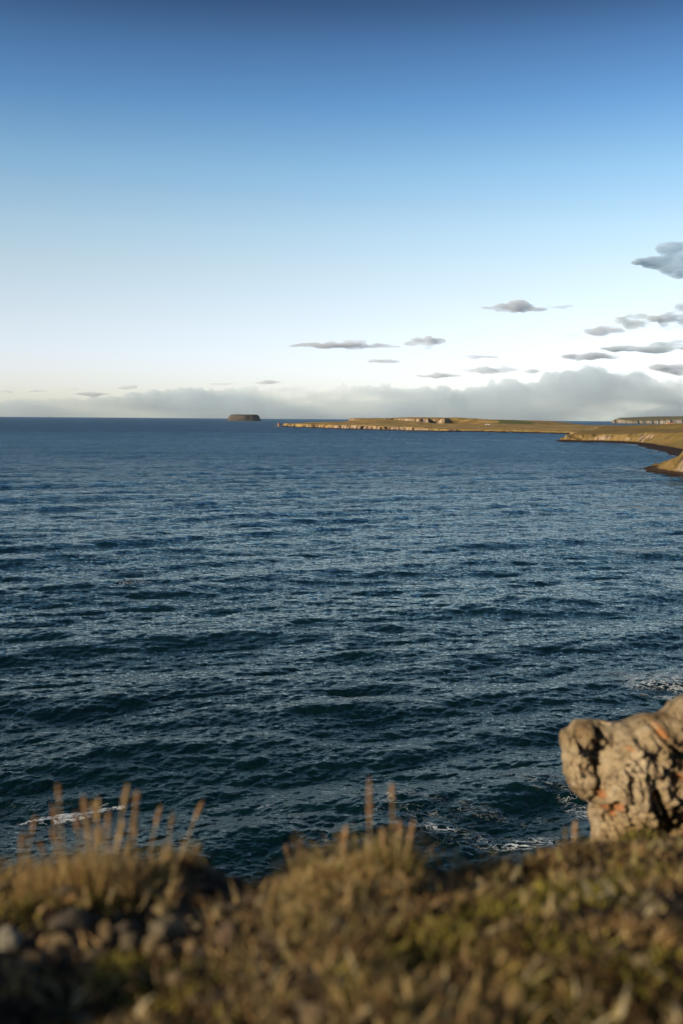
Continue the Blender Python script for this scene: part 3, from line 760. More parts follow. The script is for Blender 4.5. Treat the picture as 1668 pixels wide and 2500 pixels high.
def scatter_zone(n, fn, seed):
    """points on the cliff top, kept with probability fn(x, y)"""
    rng = np.random.default_rng(seed); x = rng.uniform(-1.5, 1.7, n * 6); y = rng.uniform(1.0, 3.3, n * 6)
    ok = (y < edge_y(x) + .03) & (rng.uniform(0, 1, n * 6) < fn(x, y)); x = x[ok][:n]; y = y[ok][:n]
    return np.stack([x, y, ground(x, y, False) - .006], -1), rng


def spot(px, py, rad):
    x, y, _ = on_ground(px, py); return x, y, rad


def zone(spots):
    S = [spot(*s[:3]) + (s[3],) for s in spots]
    def f(x, y):
        v = np.zeros_like(x)
        for (a, b, rad, w) in S: v = np.maximum(v, w * np.exp(-((x - a) ** 2 + ((y - b) * .8) ** 2) / rad ** 2))
        return v
    return f


tan_zone = zone([(700, 2180, .10, .9), (790, 2110, .12, 1), (880, 2090, .12, 1), (960, 2080, .10, 1), (760, 2230, .14, 1), (850, 2180, .12, .6), (720, 2330, .15, .6), (840, 2360, .14, .7), (760, 2450, .16, .7), (640, 2460, .1, .5),
                 (150, 2140, .12, .7), (250, 2150, .14, .9), (60, 2130, .12, .8), (330, 2140, .1, .5), (450, 2090, .06, .6), (1210, 2140, .09, .6), (1190, 2190, .08, .7), (1290, 2140, .1, .4), (1100, 2330, .1, .5), (900, 2440, .18, .5), (1060, 2450, .2, .5), (1500, 2110, .15, .4)])
heath_zone = zone([(1250, 2150, .2, 1), (1450, 2120, .3, 1), (1600, 2100, .3, 1), (1550, 2300, .35, 1), (1350, 2250, .25, 1), (1200, 2350, .3, 1), (1000, 2450, .35, 1), (1400, 2450, .4, 1), (1600, 2450, .4, 1), (1050, 2250, .2, .8), (800, 2400, .3, .9), (950, 2180, .15, .7), (1000, 2120, .1, .8),
                   (100, 2200, .2, .7), (300, 2200, .15, .7), (0, 2180, .2, .6), (500, 2400, .2, .5), (300, 2450, .3, .35), (640, 2330, .15, .5)])
moss_zone = zone([(1090, 2290, .07, 1), (1060, 2310, .06, 1), (1200, 2240, .09, .9), (1290, 2215, .08, 1), (1350, 2200, .08, 1), (1440, 2190, .08, .8), (1480, 2060, .08, .8), (1560, 2050, .05, .9), (980, 2375, .06, 1), (1050, 2370, .05, 1), (860, 2400, .05, .9), (1320, 2330, .1, .5), (1380, 2420, .12, .5),
                  (1500, 2380, .12, .4), (280, 2390, .06, .6), (250, 2200, .08, .6), (100, 2190, .08, .6), (60, 2220, .08, .5), (400, 2450, .1, .4), (1560, 2150, .12, .5), (1650, 2400, .12, .4), (960, 2140, .05, .5), (770, 2190, .06, .6)])

gravel_zone = zone([(420, 2280, .25, 1), (600, 2210, .15, 1), (250, 2300, .25, 1), (80, 2320, .25, 1), (500, 2200, .15, 1), (560, 2350, .2, .9), (1100, 2110, .1, .8), (1200, 2105, .1, .9), (1280, 2105, .1, .8), (650, 2400, .3, .5), (150, 2450, .4, .5), (1600, 2300, .4, .15), (900, 2300, .3, .25)])
parts = []
p_, rng = scatter_zone(16000, lambda x, y: tan_zone(x, y) * (.08 + .92 * (fbm(x / .06, y / .06, 1., 2) > .04)), 31)
n = len(p_)
parts.append(blades(p_, rng.uniform(.02, .075, n), rng.uniform(.3, 1.5, n), rng.uniform(.0018, .0045, n), TAN[rng.integers(0, 5, n)] * rng.uniform(.65, 1.3, (n, 1)), 3, seed=1))
co = []; qq = []; cc = []; off = 0
for c_, q_, t_ in parts:
    co.append(c_); qq.append(q_ + off); cc.append(t_); off += len(c_)
tag(np_mesh('dry_grass', np.vstack(co), np.vstack(qq), M_BLADE, False, {'tint': np.vstack(cc)}), kind='stuff', label='short tangled tan grass on the clifftop')

p_, rng = scatter_zone(30000, lambda x, y: (1 - .9 * gravel_zone(x, y)) * (1 - .8 * moss_zone(x, y)) * heath_zone(x, y) * sstep(-.28, .02, fbm(x / .14, y / .14, 21., 2)) * (.05 + .95 * (fbm(x / .07, y / .07, 5., 3) > .0)), 32)
n = len(p_); p_[:, 2] += rng.uniform(0, .022, n)
tone = np.exp(.75 * fbm(p_[:, 0] / .10, p_[:, 1] / .13, 33., 2))[:, None]
cl = BROWN[(np.floor(fbm(p_[:, 0] / .05, p_[:, 1] / .05, 9., 2) * 6).astype(int)) % 5] * rng.uniform(.65, 1.5, (n, 1)) * tone
c_, q_, t_ = blades(p_, rng.uniform(.008, .035, n), rng.uniform(.4, 1.6, n), rng.uniform(.004, .010, n), cl, 2, seed=2)
tag(np_mesh('heather', c_, q_, M_LEAF, False, {'tint': t_}), kind='stuff', label='low brown withered heath covering the clifftop')

p_, rng = scatter_zone(20000, moss_zone, 33)
n = len(p_); p_[:, 2] += rng.uniform(0, .035, n) * moss_zone(p_[:, 0], p_[:, 1])
cl = OLIVE[rng.integers(0, 4, n)] * rng.uniform(1.0, 2.2, (n, 1))
c_, q_, t_ = blades(p_, rng.uniform(.010, .028, n), rng.uniform(.3, 1.5, n), rng.uniform(.004, .009, n), cl, 2, seed=3)
tag(np_mesh('moss', c_, q_, M_LEAF, False, {'tint': t_}), kind='stuff', label='yellow green moss cushions on the clifftop')


# broad withered leaves and stalk ends lying over everything
p_, rng = scatter_zone(2600, lambda x, y: (1 - .93 * gravel_zone(x, y)) * (1 - .8 * moss_zone(x, y)) * np.clip(heath_zone(x, y) * .6 + tan_zone(x, y) * .8 + .12, 0, 1) * (fbm(x / .09, y / .09, 12., 2) > .02), 35)
n = len(p_); p_[:, 2] += rng.uniform(.005, .035, n)
cl = np.array([[.66, .52, .27], [.60, .45, .20], [.54, .38, .17], [.50, .44, .18], [.64, .55, .34]])[rng.integers(0, 5, n)] * rng.uniform(.35, .95, (n, 1))
c_, q_, t_ = blades(p_, rng.uniform(.012, .045, n), rng.uniform(.3, 1.4, n), rng.uniform(.006, .014, n), cl, 3, seed=4)
tag(np_mesh('withered_leaves', c_, q_, M_BLADE, False, {'tint': t_}), kind='stuff', label='broad withered tan leaves caught in the heath')


# pebbles and soil crumbs nobody could count
def pebble_mesh(px, py, pz, rad, seed):
    rng = np.random.default_rng(seed)
    ico = bmesh.new(); bmesh.ops.create_icosphere(ico, subdivisions=1, radius=1.0); ico.verts.ensure_lookup_table()
    V = np.array([v.co[:] for v in ico.verts]); F = np.array([[v.index for v in f.verts] for f in ico.faces]); ico.free()
    n = len(px); nv = len(V)
    S = rng.uniform(.6, 1.2, (n, 1, 3)) * rad[:, None, None]; S[:, :, 2] *= .7
    co = V[None] * S * rng.uniform(.75, 1.2, (n, nv, 1))
    a = rng.uniform(0, 6.28, n)[:, None]
    x = co[..., 0] * np.cos(a) - co[..., 1] * np.sin(a); y = co[..., 0] * np.sin(a) + co[..., 1] * np.cos(a)
    co = np.stack([x + px[:, None], y + py[:, None], co[..., 2] + pz[:, None]], -1).reshape(-1, 3)
    F = (F[None] + (np.arange(n) * nv)[:, None, None]).reshape(-1, 3)
    return co, F, nv


p_, rng = scatter_zone(2600, gravel_zone, 34); n = len(p_)
rad = rng.gamma(2.2, .0035, n) + .003
co, F, nv = pebble_mesh(p_[:, 0], p_[:, 1], p_[:, 2] + rad * .3, rad, 5)
STN = np.array([[.16, .125, .08], [.09, .07, .05], [.25, .20, .125], [.045, .036, .03], [.18, .135, .08], [.12, .10, .075]])
M_STONE = mat_attr('stone', .9, 30, .5, .15, .5)
tag(np_mesh('gravel', co, None, M_STONE, False, {'tint': np.repeat(STN[rng.integers(0, 6, n)], nv, 0)}, tris=F), kind='stuff', label='loose gravel and soil crumbs on the bare slope')


def blob(name, loc, size, seed, sub=4, jag=.35, freq=1.1, flat=.0):
    bm = bmesh.new(); bmesh.ops.create_icosphere(bm, subdivisions=sub, radius=1.0)
    V = np.array([v.co[:] for v in bm.verts])
    d = 1 + jag * fbm(V[:, 0] * freq + seed, V[:, 1] * freq, V[:, 2] * freq, 4)
    rng = np.random.default_rng(int(abs(seed) * 10))
    V = V * d[:, None]
    for k in range(7):      # chipped faces
        nrm = rng.normal(size=3); nrm /= np.linalg.norm(nrm); lim = rng.uniform(.62, .9)
        o = V @ nrm - lim; V = V - np.outer(np.clip(o, 0, None) * .9, nrm)
    V = V * np.array(size)
    for v, c in zip(bm.verts, V): v.co = c
    return bm


STONES = [(495, 2210, .030, .020, (.50, .25, .11), 'orange brown stone lying on the bare soil in the middle of the slope'),
          (569, 2192, .030, .020, (.42, .34, .20), 'pale sandy stone right of the orange brown stone'),
          (388, 2236, .028, .020, (.38, .30, .17), 'yellowish tan stone left of the orange brown stone'),
          (24, 2318, .030, .034, (.42, .40, .34), 'pale grey upright stone at the far left of the slope'),
          (410, 2292, .045, .034, (.30, .25, .18), 'largest grey brown stone, a rounded block in the middle of the slope'),
          (372, 2320, .018, .026, (.33, .26, .16), 'narrow tan stone leaning against the largest grey brown stone'),
          (617, 2177, .015, .014, (.44, .31, .15), 'small golden stone by the edge, nearest the dark hollow'),
          (640, 2207, .025, .018, (.34, .27, .17), 'dull tan stone at the left foot of the central grass tuft'),
          (319, 2316, .032, .026, (.28, .23, .16), 'broad dull brown stone left of the largest grey brown stone'),
          (96, 2350, .028, .016, (.30, .21, .13), 'flat reddish brown stone low on the left of the slope'),
          (117, 2301, .018, .013, (.40, .28, .16), 'small bright tan stone above the flat reddish brown stone'),
          (702, 2157, .020, .022, (.52, .40, .24), 'very pale cream stone on the edge beside the central tuft'),
          (537, 2225, .022, .016, (.40, .32, .18), 'small sandy stone below the pale sandy stone'),
          (175, 2254, .050, .018, (.14, .12, .10), 'long dark slab under the left grass tuft'),
          (560, 2300, .03, .028, (.24, .17, .12), 'reddish dark stone below the central hollow'),
          (262, 2278, .022, .02, (.25, .18, .11), 'squat brown stone below the dark slab'),
          (470, 2325, .02, .022, (.3, .22, .13), 'pointed brown stone right below the largest grey brown stone'),
          (1100, 2104, .022, .018, (.38, .30, .20), 'tan stone on the cliff edge, first in the row right of the tuft'),
          (1148, 2112, .020, .026, (.46, .34, .20), 'tall cream stone on the cliff edge, second in the row'),
          (1196, 2101, .026, .020, (.40, .33, .24), 'rounded pale stone on the cliff edge, third in the row'),
          (1262, 2102, .034, .018, (.36, .31, .24), 'wide flat grey stone on the cliff edge nearest the lichened outcrop'),
          (1055, 2412, .02, .01, (.4, .36, .2), 'small pale flat stone among moss low in the heath')]
for i, (px, py, w, h, c, lab) in enumerate(STONES):
    x, y, z = on_ground(px, py + 8)
    c = (c[0] * .66, c[1] * .66, c[2] * .62)
    bm = blob('stone', None, (w, w * .8, h), i * 3.7 + 1)
    n_ = len(bm.verts)
    me = bpy.data.meshes.new('stone'); bm.to_mesh(me); bm.free()
    a = me.attributes.new('tint', 'FLOAT_COLOR', 'POINT'); a.data.foreach_set('color', np.tile([*c, 1.0], n_))
    me.materials.append(M_STONE); o = bpy.data.objects.new('stone', me); COL.objects.link(o)
    o.location = (x, y, z + h * .55); o.rotation_euler = (random.uniform(-.2, .2), random.uniform(-.3, .3), random.uniform(0, 6))
    tag(o, lab, 'stone', 'loose stones on the clifftop')


# grass tufts with seed heads: (base px, base py, [(head px, head py, head length px, head tint)], blades)
def tube_pts(pts, rads, sides=6):
    co = []; q = []
    for i, (p_i, r_i) in enumerate(zip(pts, rads)):
        d = (pts[min(i + 1, len(pts) - 1)] - pts[max(i - 1, 0)]).normalized()
        a = d.cross(Vector((0, 1, .1))).normalized(); b = d.cross(a)
        for k in range(sides):
            t = 2 * math.pi * k / sides; co.append(p_i + a * (math.cos(t) * r_i) + b * (math.sin(t) * r_i))
    for i in range(len(pts) - 1):
        for k in range(sides):
            q.append((i * sides + k, i * sides + (k + 1) % sides, (i + 1) * sides + (k + 1) % sides, (i + 1) * sides + k))
    return co, q


M_HEAD = {0: mat_flat('seed_gold', (.72, .56, .30), .8, (.56, .40, .19), 60), 1: mat_flat('seed_rust', (.62, .44, .24), .8, (.48, .31, .15), 60), 2: mat_flat('seed_pale', (.46, .36, .18), .8, (.3, .22, .1), 60)}
M_STEM = mat_flat('stem', (.36, .25, .12), .8, (.25, .18, .07), 50)


def tuft(px, py, heads, nb, hgt, spread, label, seed, tints=TAN, name='grass_tuft', head_w=.0115):
    x, y, z = on_ground(px, py)
    rng = np.random.default_rng(seed)
    t = empty(name, (x, y, z)); tag(t, label, 'grass tuft')
    b = np.stack([rng.normal(0, spread, nb), rng.normal(0, spread * .6, nb), np.zeros(nb)], -1)
    b[:, 2] = ground(b[:, 0] + x, b[:, 1] + y, False) - z - .005
    out = np.arctan2(b[:, 1], b[:, 0]) + rng.normal(0, .7, nb)
    hh = hgt * rng.uniform(.35, 1.0, nb) * np.exp(-(b[:, 0] / spread / 2.2) ** 2)
    c, q, tn = blades(b, hh, rng.uniform(.05, .55, nb), rng.uniform(.0025, .0055, nb), tints[rng.integers(0, len(tints), nb)] * rng.uniform(.6, 1.2, (nb, 1)), 4, out, seed)
    # matted crown the blades grow from
    gu, gv = np.meshgrid(np.linspace(-1, 1, 15), np.linspace(-1, 1, 15)); cx_ = gu * spread * 2.6; cy_ = gv * spread * 1.7
    cz_ = ground(cx_ + x, cy_ + y, False) - z - .004 + .016 * np.clip(1 - gu ** 2 - gv ** 2, -.6, 1) + .006 * fbm(cx_ / .015, cy_ / .015, seed, 2)
    cq = grid_quads(15, 15) + len(c); c = np.vstack([c, np.stack([cx_, cy_, cz_], -1).reshape(-1, 3)]); q = np.vstack([q, cq]); tn = np.vstack([tn, np.tile([.10, .07, .035], (225, 1))])
    np_mesh('blades', c, q, M_BLADE, False, {'tint': tn}, t)
    for (hx, hy, hl, mt, bx) in heads:
        top = at(hx, hy, y + rng.uniform(-.04, .04)) - Vector((x, y, z))
        base = Vector(((bx - px) / FPX * y, rng.uniform(-.02, .02), 0)); base.z = float(ground(np.array([base.x + x]), np.array([base.y + y]), False)[0]) - z - .005
        L = hl / FPX * y
        pts = []
        for k in range(9):
            s_ = k / 8; pts.append(base.lerp(top, s_) + Vector((0, 0, 1)) * (.10 * (top - base).length * s_ * (1 - s_)))
        tot = (top - base).length
        ks = max(.2, 1 - L / tot)
        # stem up to the head
        sp_ = [pts[0].lerp(pts[8], 0)]; 
        def P(s_): i = min(int(s_ * 8), 7); return pts[i].lerp(pts[i + 1], s_ * 8 - i)
        sp_ = [P(ks * k / 6) for k in range(7)]
        co, q = tube_pts(sp_, [.0024 - .0009 * k / 6 for k in range(7)], 5)
        me = bpy.data.meshes.new('stem'); me.from_pydata([tuple(v) for v in co], [], q); me.materials.append(M_STEM); so = bpy.data.objects.new('stem', me); COL.objects.link(so); so.parent = t
        # plume: a core with small spikelets all round
        nn = 170
        s_ = rng.uniform(ks, 1, nn)
        bp = np.array([P(v) for v in s_]); w = 0.78 * head_w * np.sin(np.pi * np.clip((s_ - ks) / (1 - ks), .04, .96)) ** .9
        dirv = (P(1.0) - P(ks)).normalized()
        cs = []; qs = []
        co, q = tube_pts([P(ks + (1 - ks) * k / 5) for k in range(6)], [.0008, .003, .0035, .003, .002, .0006], 5)
        cs += [tuple(v) for v in co]; qs += q
        for k in range(nn):
            a_ = rng.uniform(0, 6.28); o_ = Vector((math.cos(a_), math.sin(a_), 0)) * float(w[k]); p0 = Vector(bp[k]); p1 = p0 + o_ + dirv * .010
            sd_ = dirv.cross(o_).normalized() * .0022; mid = p0.lerp(p1, .55)
            i0 = len(cs); cs += [tuple(p0), tuple(mid - sd_), tuple(p1), tuple(mid + sd_)]; qs.append((i0, i0 + 1, i0 + 2, i0 + 3))
        me = bpy.data.meshes.new('seed_head'); me.from_pydata(cs, [], qs); me.materials.append(M_HEAD[mt]); ho = bpy.data.objects.new('seed_head', me); COL.objects.link(ho); ho.parent = so
    return t


tuft(250, 2190, [(310, 1925, 70, 0, 265), (335, 1938, 40, 1, 300), (205, 1950, 70, 1, 215), (240, 1955, 60, 0, 225), (228, 1960, 50, 0, 235), (185, 1990, 60, 1, 210), (330, 1985, 50, 1, 290), (300, 2010, 60, 0, 260), (245, 2020, 70, 0, 235), (265, 1990, 45, 1, 255), (322, 2042, 80, 2, 300),
                 (212, 2000, 60, 0, 222)], 230, .17, .052, 'tall golden grass tuft with many plumes, the fullest one at left', 41)
tuft(130, 2180, [(142, 1922, 45, 1, 165), (130, 1972, 55, 1, 160), (56, 2038, 60, 0, 30), (85, 2000, 40, 1, 40), (128, 2030, 40, 1, 150), (100, 2060, 40, 1, 120)], 200, .12, .06, 'sparse rusty grass tuft left of the fullest golden tuft', 42, head_w=.010)
tuft(20, 2150, [(4, 2100, 30, 2, 0), (78, 2098, 40, 2, 40)], 160, .09, .06, 'short pale grass tuft at the far left edge', 43)
tuft(375, 2140, [(390, 1975, 50, 1, 350), (422, 1990, 40, 2, 400), (330, 2000, 60, 1, 330)], 110, .10, .05, 'thin grass tuft with one upright plume right of the fullest tuft', 44, head_w=.010)
tuft(440, 2110, [(492, 1962, 52, 1, 435), (480, 2070, 30, 1, 470)], 150, .09, .05, 'small tuft with a single plume leaning right over the water', 45)
tuft(412, 2230, [(430, 2110, 60, 2, 405)], 14, .10, .012, 'lone pale bent blades in front of the leaning plume tuft', 46)
tuft(720, 2130, [(718, 2035, 60, 2, 722), (735, 2055, 45, 1, 730), (700, 2070, 30, 1, 712)], 130, .08, .035, 'short tuft with two pale fluffy plumes left of the central tuft', 47, head_w=.015)
tuft(850, 2140, [(845, 2022, 45, 1, 835), (835, 2042, 35, 1, 838), (902, 1905, 140, 1, 905), (1008, 2012, 50, 1, 990)], 380, .07, .065, 'dense golden central tuft with one very tall rust stem', 48)
tuft(945, 2120, [(957, 1922, 36, 1, 962), (975, 2010, 40, 1, 968), (955, 2020, 40, 2, 958), (935, 2030, 50, 1, 935)], 300, .10, .05, 'yellow green tuft with a single tall head, right of the very tall rust stem', 49, np.vstack([TAN, OLIVE * 1.4]))
tuft(1390, 2100, [(1405, 2010, 45, 1, 1400), (1380, 2025, 30, 2, 1385)], 260, .05, .06, 'reddish brown tuft at the foot of the lichened outcrop', 50, BROWN * 1.3)
tuft(760, 2290, [], 160, .08, .05, 'bushy tan grass tuft below the central tuft', 51)
tuft(1190, 2200, [], 160, .07, .06, 'low tan tuft behind the moss cushions', 52)

# ------------------------------------------------------------------ lichened outcrop at right
def voxel_union(blobs, voxel, smooth_it=2, sub=3):
    bm = bmesh.new()
    for (c, s, seed, jag) in blobs:
        b = blob('', None, s, seed, 3, jag)
        me = bpy.data.meshes.new('t'); 
        for v in b.verts: v.co = v.co + Vector(c)
        b.to_mesh(me); b.free(); bm.from_mesh(me); bpy.data.meshes.remove(me)
    me = bpy.data.meshes.new('u'); bm.to_mesh(me); bm.free()
    o = bpy.data.objects.new('u', me); COL.objects.link(o)
    md = o.modifiers.new('r', 'REMESH'); md.mode = 'VOXEL'; md.voxel_size = voxel; md.adaptivity = 0
    if smooth_it:
        sm = o.modifiers.new('s', 'SMOOTH'); sm.iterations = smooth_it; sm.factor = .5
    bpy.context.view_layer.update()
    dg = bpy.context.evaluated_depsgraph_get()
    out = bpy.data.meshes.new_from_object(o.evaluated_get(dg))
    bpy.data.objects.remove(o); bpy.data.meshes.remove(me)
    return out


def mesh_np(me):
    v = np.empty(len(me.vertices) * 3, np.float32); me.vertices.foreach_get('co', v)
    nn = np.empty(len(me.vertices) * 3, np.float32); me.vertices.foreach_get('normal', nn)
    return v.reshape(-1, 3).astype(float), nn.reshape(-1, 3).astype(float)


D = 5.0
k = D / FPX
RO = [(1364, 1808), (1366, 1795), (1374, 1786), (1392, 1782), (1400, 1765), (1412, 1759), (1430, 1757), (1462, 1760), (1480, 1763), (1497, 1769), (1532, 1768), (1550, 1758), (1572, 1748), (1600, 1746), (1632, 1740), (1636, 1728), (1668, 1704), (1720, 1680),
      (1800, 1690), (1900, 1760), (1990, 1900), (2100, 2300), (2300, 2900), (2500, 4300), (1150, 4300), (1300, 2900), (1400, 2400), (1434, 2120), (1444, 2040), (1444, 2010), (1436, 1987), (1440, 1972), (1450, 1962), (1448, 1957), (1438, 1955), (1415, 1946), (1400, 1935), (1384, 1912),
      (1374, 1885), (1376, 1872), (1371, 1850), (1372, 1836)]
poly = [(at(a_, b_, D).x, at(a_, b_, D).z) for a_, b_ in RO]
def LXZ(px, py): p_ = at(px, py, D - .22); return p_.x, p_.z
xs = np.concatenate([np.arange(LXZ(1355, 1800)[0], LXZ(1760, 1800)[0], .0055), np.arange(LXZ(1760, 1800)[0] + .01, LXZ(2550, 1800)[0], .02)])
xs = np.concatenate([np.arange(LXZ(1100, 1800)[0], xs[0], .03)[:-1], xs])
z1 = LXZ(1500, 1670)[1]; zs = np.concatenate([np.arange(z1, z1 - 1.0, -.0055), np.arange(z1 - 1.02, LXZ(1500, 4310)[1], -.04)])
X, Z = np.meshgrid(xs, zs)
wx = X + .010 * fbm(X / .07, Z / .07, 1., 4, .6); wz = Z + .010 * fbm(X / .07, Z / .07, 5., 4, .6)
d = sdf(poly, wx, wz); e_ = .002
g1 = (sdf(poly, wx + e_, wz) - d) / e_; g2 = (sdf(poly, wx, wz + e_) - d) / e_
out_ = d < 0
X = np.where(out_, X - d * g1, X); Z = np.where(out_, Z - d * g2, Z); dd = np.clip(d, 0, None)
def seg(pts, w):
    """closeness to a crack drawn as a polyline, w metres wide"""
    m_ = np.full(X.shape, 1e9)
    for (a_, b_), (c_, e2) in zip(pts[:-1], pts[1:]):
        ax, az = LXZ(a_, b_); bx, bz = LXZ(c_, e2); ex, ez = bx - ax, bz - az
        t = np.clip(((wx - ax) * ex + (wz - az) * ez) / (ex * ex + ez * ez), 0, 1); m_ = np.minimum(m_, np.hypot(wx - ax - t * ex, wz - az - t * ez))
    return np.exp(-(m_ / w) ** 2)
def lump(px, py, rx, rz): a_, b_ = LXZ(px, py); return np.exp(-((wx - a_) / (rx * k)) ** 2 - ((wz - b_) / (rz * k)) ** 2)
th = .14 * (1 - np.exp(-dd / .022)) + .10 * (1 - np.exp(-dd / .25))
th += .02 * lump(1400, 1850, 45, 90) + .06 * lump(1560, 1960, 90, 90) + .08 * lump(1640, 1900, 60, 60) + .10 * lump(1600, 1800, 60, 40) - .06 * lump(1500, 1830, 30, 50) - .06 * lump(1535, 1785, 40, 14) - .07 * lump(1590, 1925, 22, 26)
th += .020 * fbm(wx / .15, wz / .15, 2., 3, .5) + .017 * fbm(wx / .05, wz / .045, 3., 5, .65) + .012 * fbm(wx / .018, wz / .02, 4., 4, .6)
# broken planes: every cell has its own tilt
def facets(n, seed, amp, tilt, crack, cw):
    rng = np.random.default_rng(seed); cx = rng.uniform(1.0, 2.4, n); cz = rng.uniform(z1 - 1.1, z1 + .05, n); am = rng.uniform(-1, 1, n) * amp; tx = rng.normal(size=n) * tilt; tz = rng.normal(size=n) * tilt
    o_ = np.zeros(X.shape); f1 = wx.ravel(); f2 = wz.ravel(); r_ = np.zeros(f1.size)
    for b_ in range(0, f1.size, 8000):
        a_ = f1[b_:b_ + 8000, None]; c_ = f2[b_:b_ + 8000, None]; D2 = (a_ - cx) ** 2 + ((c_ - cz) * .8) ** 2
        nn_ = np.argpartition(D2, 1, 1)[:, :2]; q_ = np.take_along_axis(D2, nn_, 1); oo = np.argsort(q_, 1); nn_ = np.take_along_axis(nn_, oo, 1); q_ = np.sqrt(np.take_along_axis(q_, oo, 1)); c0 = nn_[:, 0]
        r_[b_:b_ + 8000] = am[c0] + (a_[:, 0] - cx[c0]) * tx[c0] + (c_[:, 0] - cz[c0]) * tz[c0] - crack * np.exp(-((q_[:, 1] - q_[:, 0]) / cw) ** 2)
    return np.clip(r_.reshape(X.shape), -3 * amp, 3 * amp)
fade = np.clip(dd / .05, 0, 1) * (Z > z1 - 1.15)
th += fade * (facets(42, 13, .022, .38, .008, .005) + facets(160, 17, .014, .5, .006, .004) + facets(1100, 4, .010, .7, .006, .004))
th -= .06 * seg([(1482, 1815), (1476, 1860), (1468, 1905), (1462, 1958)], .014) + .07 * seg([(1455, 1850), (1470, 1880)], .03) + .07 * seg([(1600, 1780), (1630, 1815), (1670, 1850)], .010) + .05 * seg([(1402, 1790), (1412, 1815), (1405, 1840)], .009) + .06 * seg([(1600, 1930), (1610, 1985), (1650, 2030)], .012) + .05 * seg([(1500, 1800), (1550, 1790)], .014)
pit = fbm(wx / .055, wz / .06, 9., 3); th -= .04 * sstep(.32, .60, pit) * fade
th = np.maximum(th, 0) * (dd > 0)
back = .30 * (1 - np.exp(-dd / .08)) + .6 * (1 - np.exp(-dd / .8)) + .05 * fbm(X / .15, Z / .15, 12., 4) * fade
back = np.maximum(back, 0) * (dd > 0)
F = np.stack([X, D - th, Z], -1).reshape(-1, 3); Bk = np.stack([X, D + back, Z], -1).reshape(-1, 3)
# lichen patches grow on the face, each with its own place and size
nz = fbm(X / .014, Z / .014, 7., 4, .7) * 1.9; lich = np.zeros(X.shape)
for (px, py, w, h) in ((1385, 1823, 8, 11), (1470, 1824, 7, 10), (1430, 1893, 5, 5), (1473, 1945, 8, 13), (1512, 1966, 9, 19), (1485, 1985, 9, 11), (1507, 1998, 6, 8), (1598, 1772, 9, 10), (1620, 1792, 10, 13), (1657, 1892, 9, 9), (1595, 1935, 8, 7), (1640, 1733, 8, 5), (1652, 1723, 8, 5), (1666, 1710, 9, 6), (1540, 1830, 6, 5), (1448, 1765, 14, 3), (1690, 1700, 18, 12), (1575, 1757, 9, 5)):
    a_, b_ = LXZ(px, py); lich = np.maximum(lich, 1 - sstep(.6, 1.4, ((X - a_) / (w * k)) ** 2 + ((Z - b_) / (h * k)) ** 2 + .9 * nz))
q = grid_quads(*X.shape, d > 0); nV = len(F)
co = np.vstack([F, Bk]); qa = np.vstack([q, q[:, ::-1] + nV])
co, qa, at_ = compact(co, qa, {'lichen': np.concatenate([lich.ravel() * .55, lich.ravel() * 0])})
ob = np_mesh('rock_outcrop', co, qa, mat_outcrop(), attrs=at_)
tag(ob, 'craggy tan rock outcrop with orange lichen jutting over the water', 'rock')

# ------------------------------------------------------------------ clouds
CM = {}
def cloud(blobs_px, d, voxel, label, dens=.85, alb=(.82, .90, 1.0), group=None, name='cloud', size=None, disp=1.0, smooth=4, soft=.2):
    key = (dens, alb, size, soft)
    kk = d / FPX
    B = []
    for i, (px, py, w, h) in enumerate(blobs_px):
        c = at(px, py, d); B.append(((c.x, c.y + random.uniform(-.3, .3) * w * kk, c.z), (w * kk, w * kk * .6, h * kk), i * 1.7 + px * .01, .3))
    me = voxel_union(B, voxel * kk, smooth)
    V, NN = mesh_np(me)
    sc = 16 * kk * disp
    a_ = sc * .38 * fbm(V[:, 0] / (sc * 1.8), V[:, 1] / (sc * 1.8), V[:, 2] / sc, 4, .5)
    V = V + NN * a_[:, None] * np.array([1.6, 1, .8])
    me.vertices.foreach_set('co', V.astype(np.float32).ravel())
    me.polygons.foreach_set('use_smooth', np.ones(len(me.polygons), bool)); me.materials.clear()
    if key not in CM: CM[key] = mat_cloud('cloud', alb, dens * .0048, 380.0, .35)
    me.materials.append(CM[key]); me.name = name
    o = bpy.data.objects.new(name, me); COL.objects.link(o); tag(o, label, 'cloud', group)
    return o


G = 'small grey clouds in the clear sky'
DC = 30000
def strip(x0, x1, y, h, n, jit=.3):
    rng = random.Random(int(x0)); out = []
    for i in range(n):
        t = (i + .5) / n; e = math.sin(math.pi * min(max(t, .08), .92)) ** .6
        out.append((x0 + (x1 - x0) * t, y + rng.uniform(-jit, jit) * h, (x1 - x0) / n * rng.uniform(.9, 1.3), h * e * rng.uniform(.65, 1.1)))
    return out


cloud(strip(715, 965, 843, 9, 9) + [(865, 838, 32, 12)], DC, 2.2, 'long thin grey cloud in the middle of the sky, left of the round one', group=G)
cloud(strip(990, 1078, 836, 15, 4), DC, 2.2, 'compact rounded grey cloud right of the long thin one', group=G)
cloud(strip(1184, 1320, 752, 12, 5) + [(1262, 745, 36, 15)], DC, 2.2, 'grey cloud alone high in the clear sky, pointed to its left', group=G)
cloud(strip(1335, 1398, 748, 6, 3), DC, 2.0, 'faint wisp trailing right of the high lone cloud', .35, group=G)
cloud(strip(1556, 1700, 640, 16, 4) + [(1640, 608, 44, 22), (1655, 660, 50, 20), (1700, 640, 60, 38)], DC, 2.6, 'highest and darkest cloud, cut by the right edge of the sky', .95, (.66, .84, 1.0), G)
cloud(strip(1505, 1606, 785, 19, 4), DC, 2.2, 'pinkish grey cloud left of the big dark one at the right edge', .85, (.82, .90, .97), G)
cloud([(1640, 780, 40, 24), (1680, 770, 50, 32), (1740, 790, 50, 30)], DC, 2.4, 'big rounded dark cloud at the right edge, below the highest one', .95, (.74, .85, .97), G)
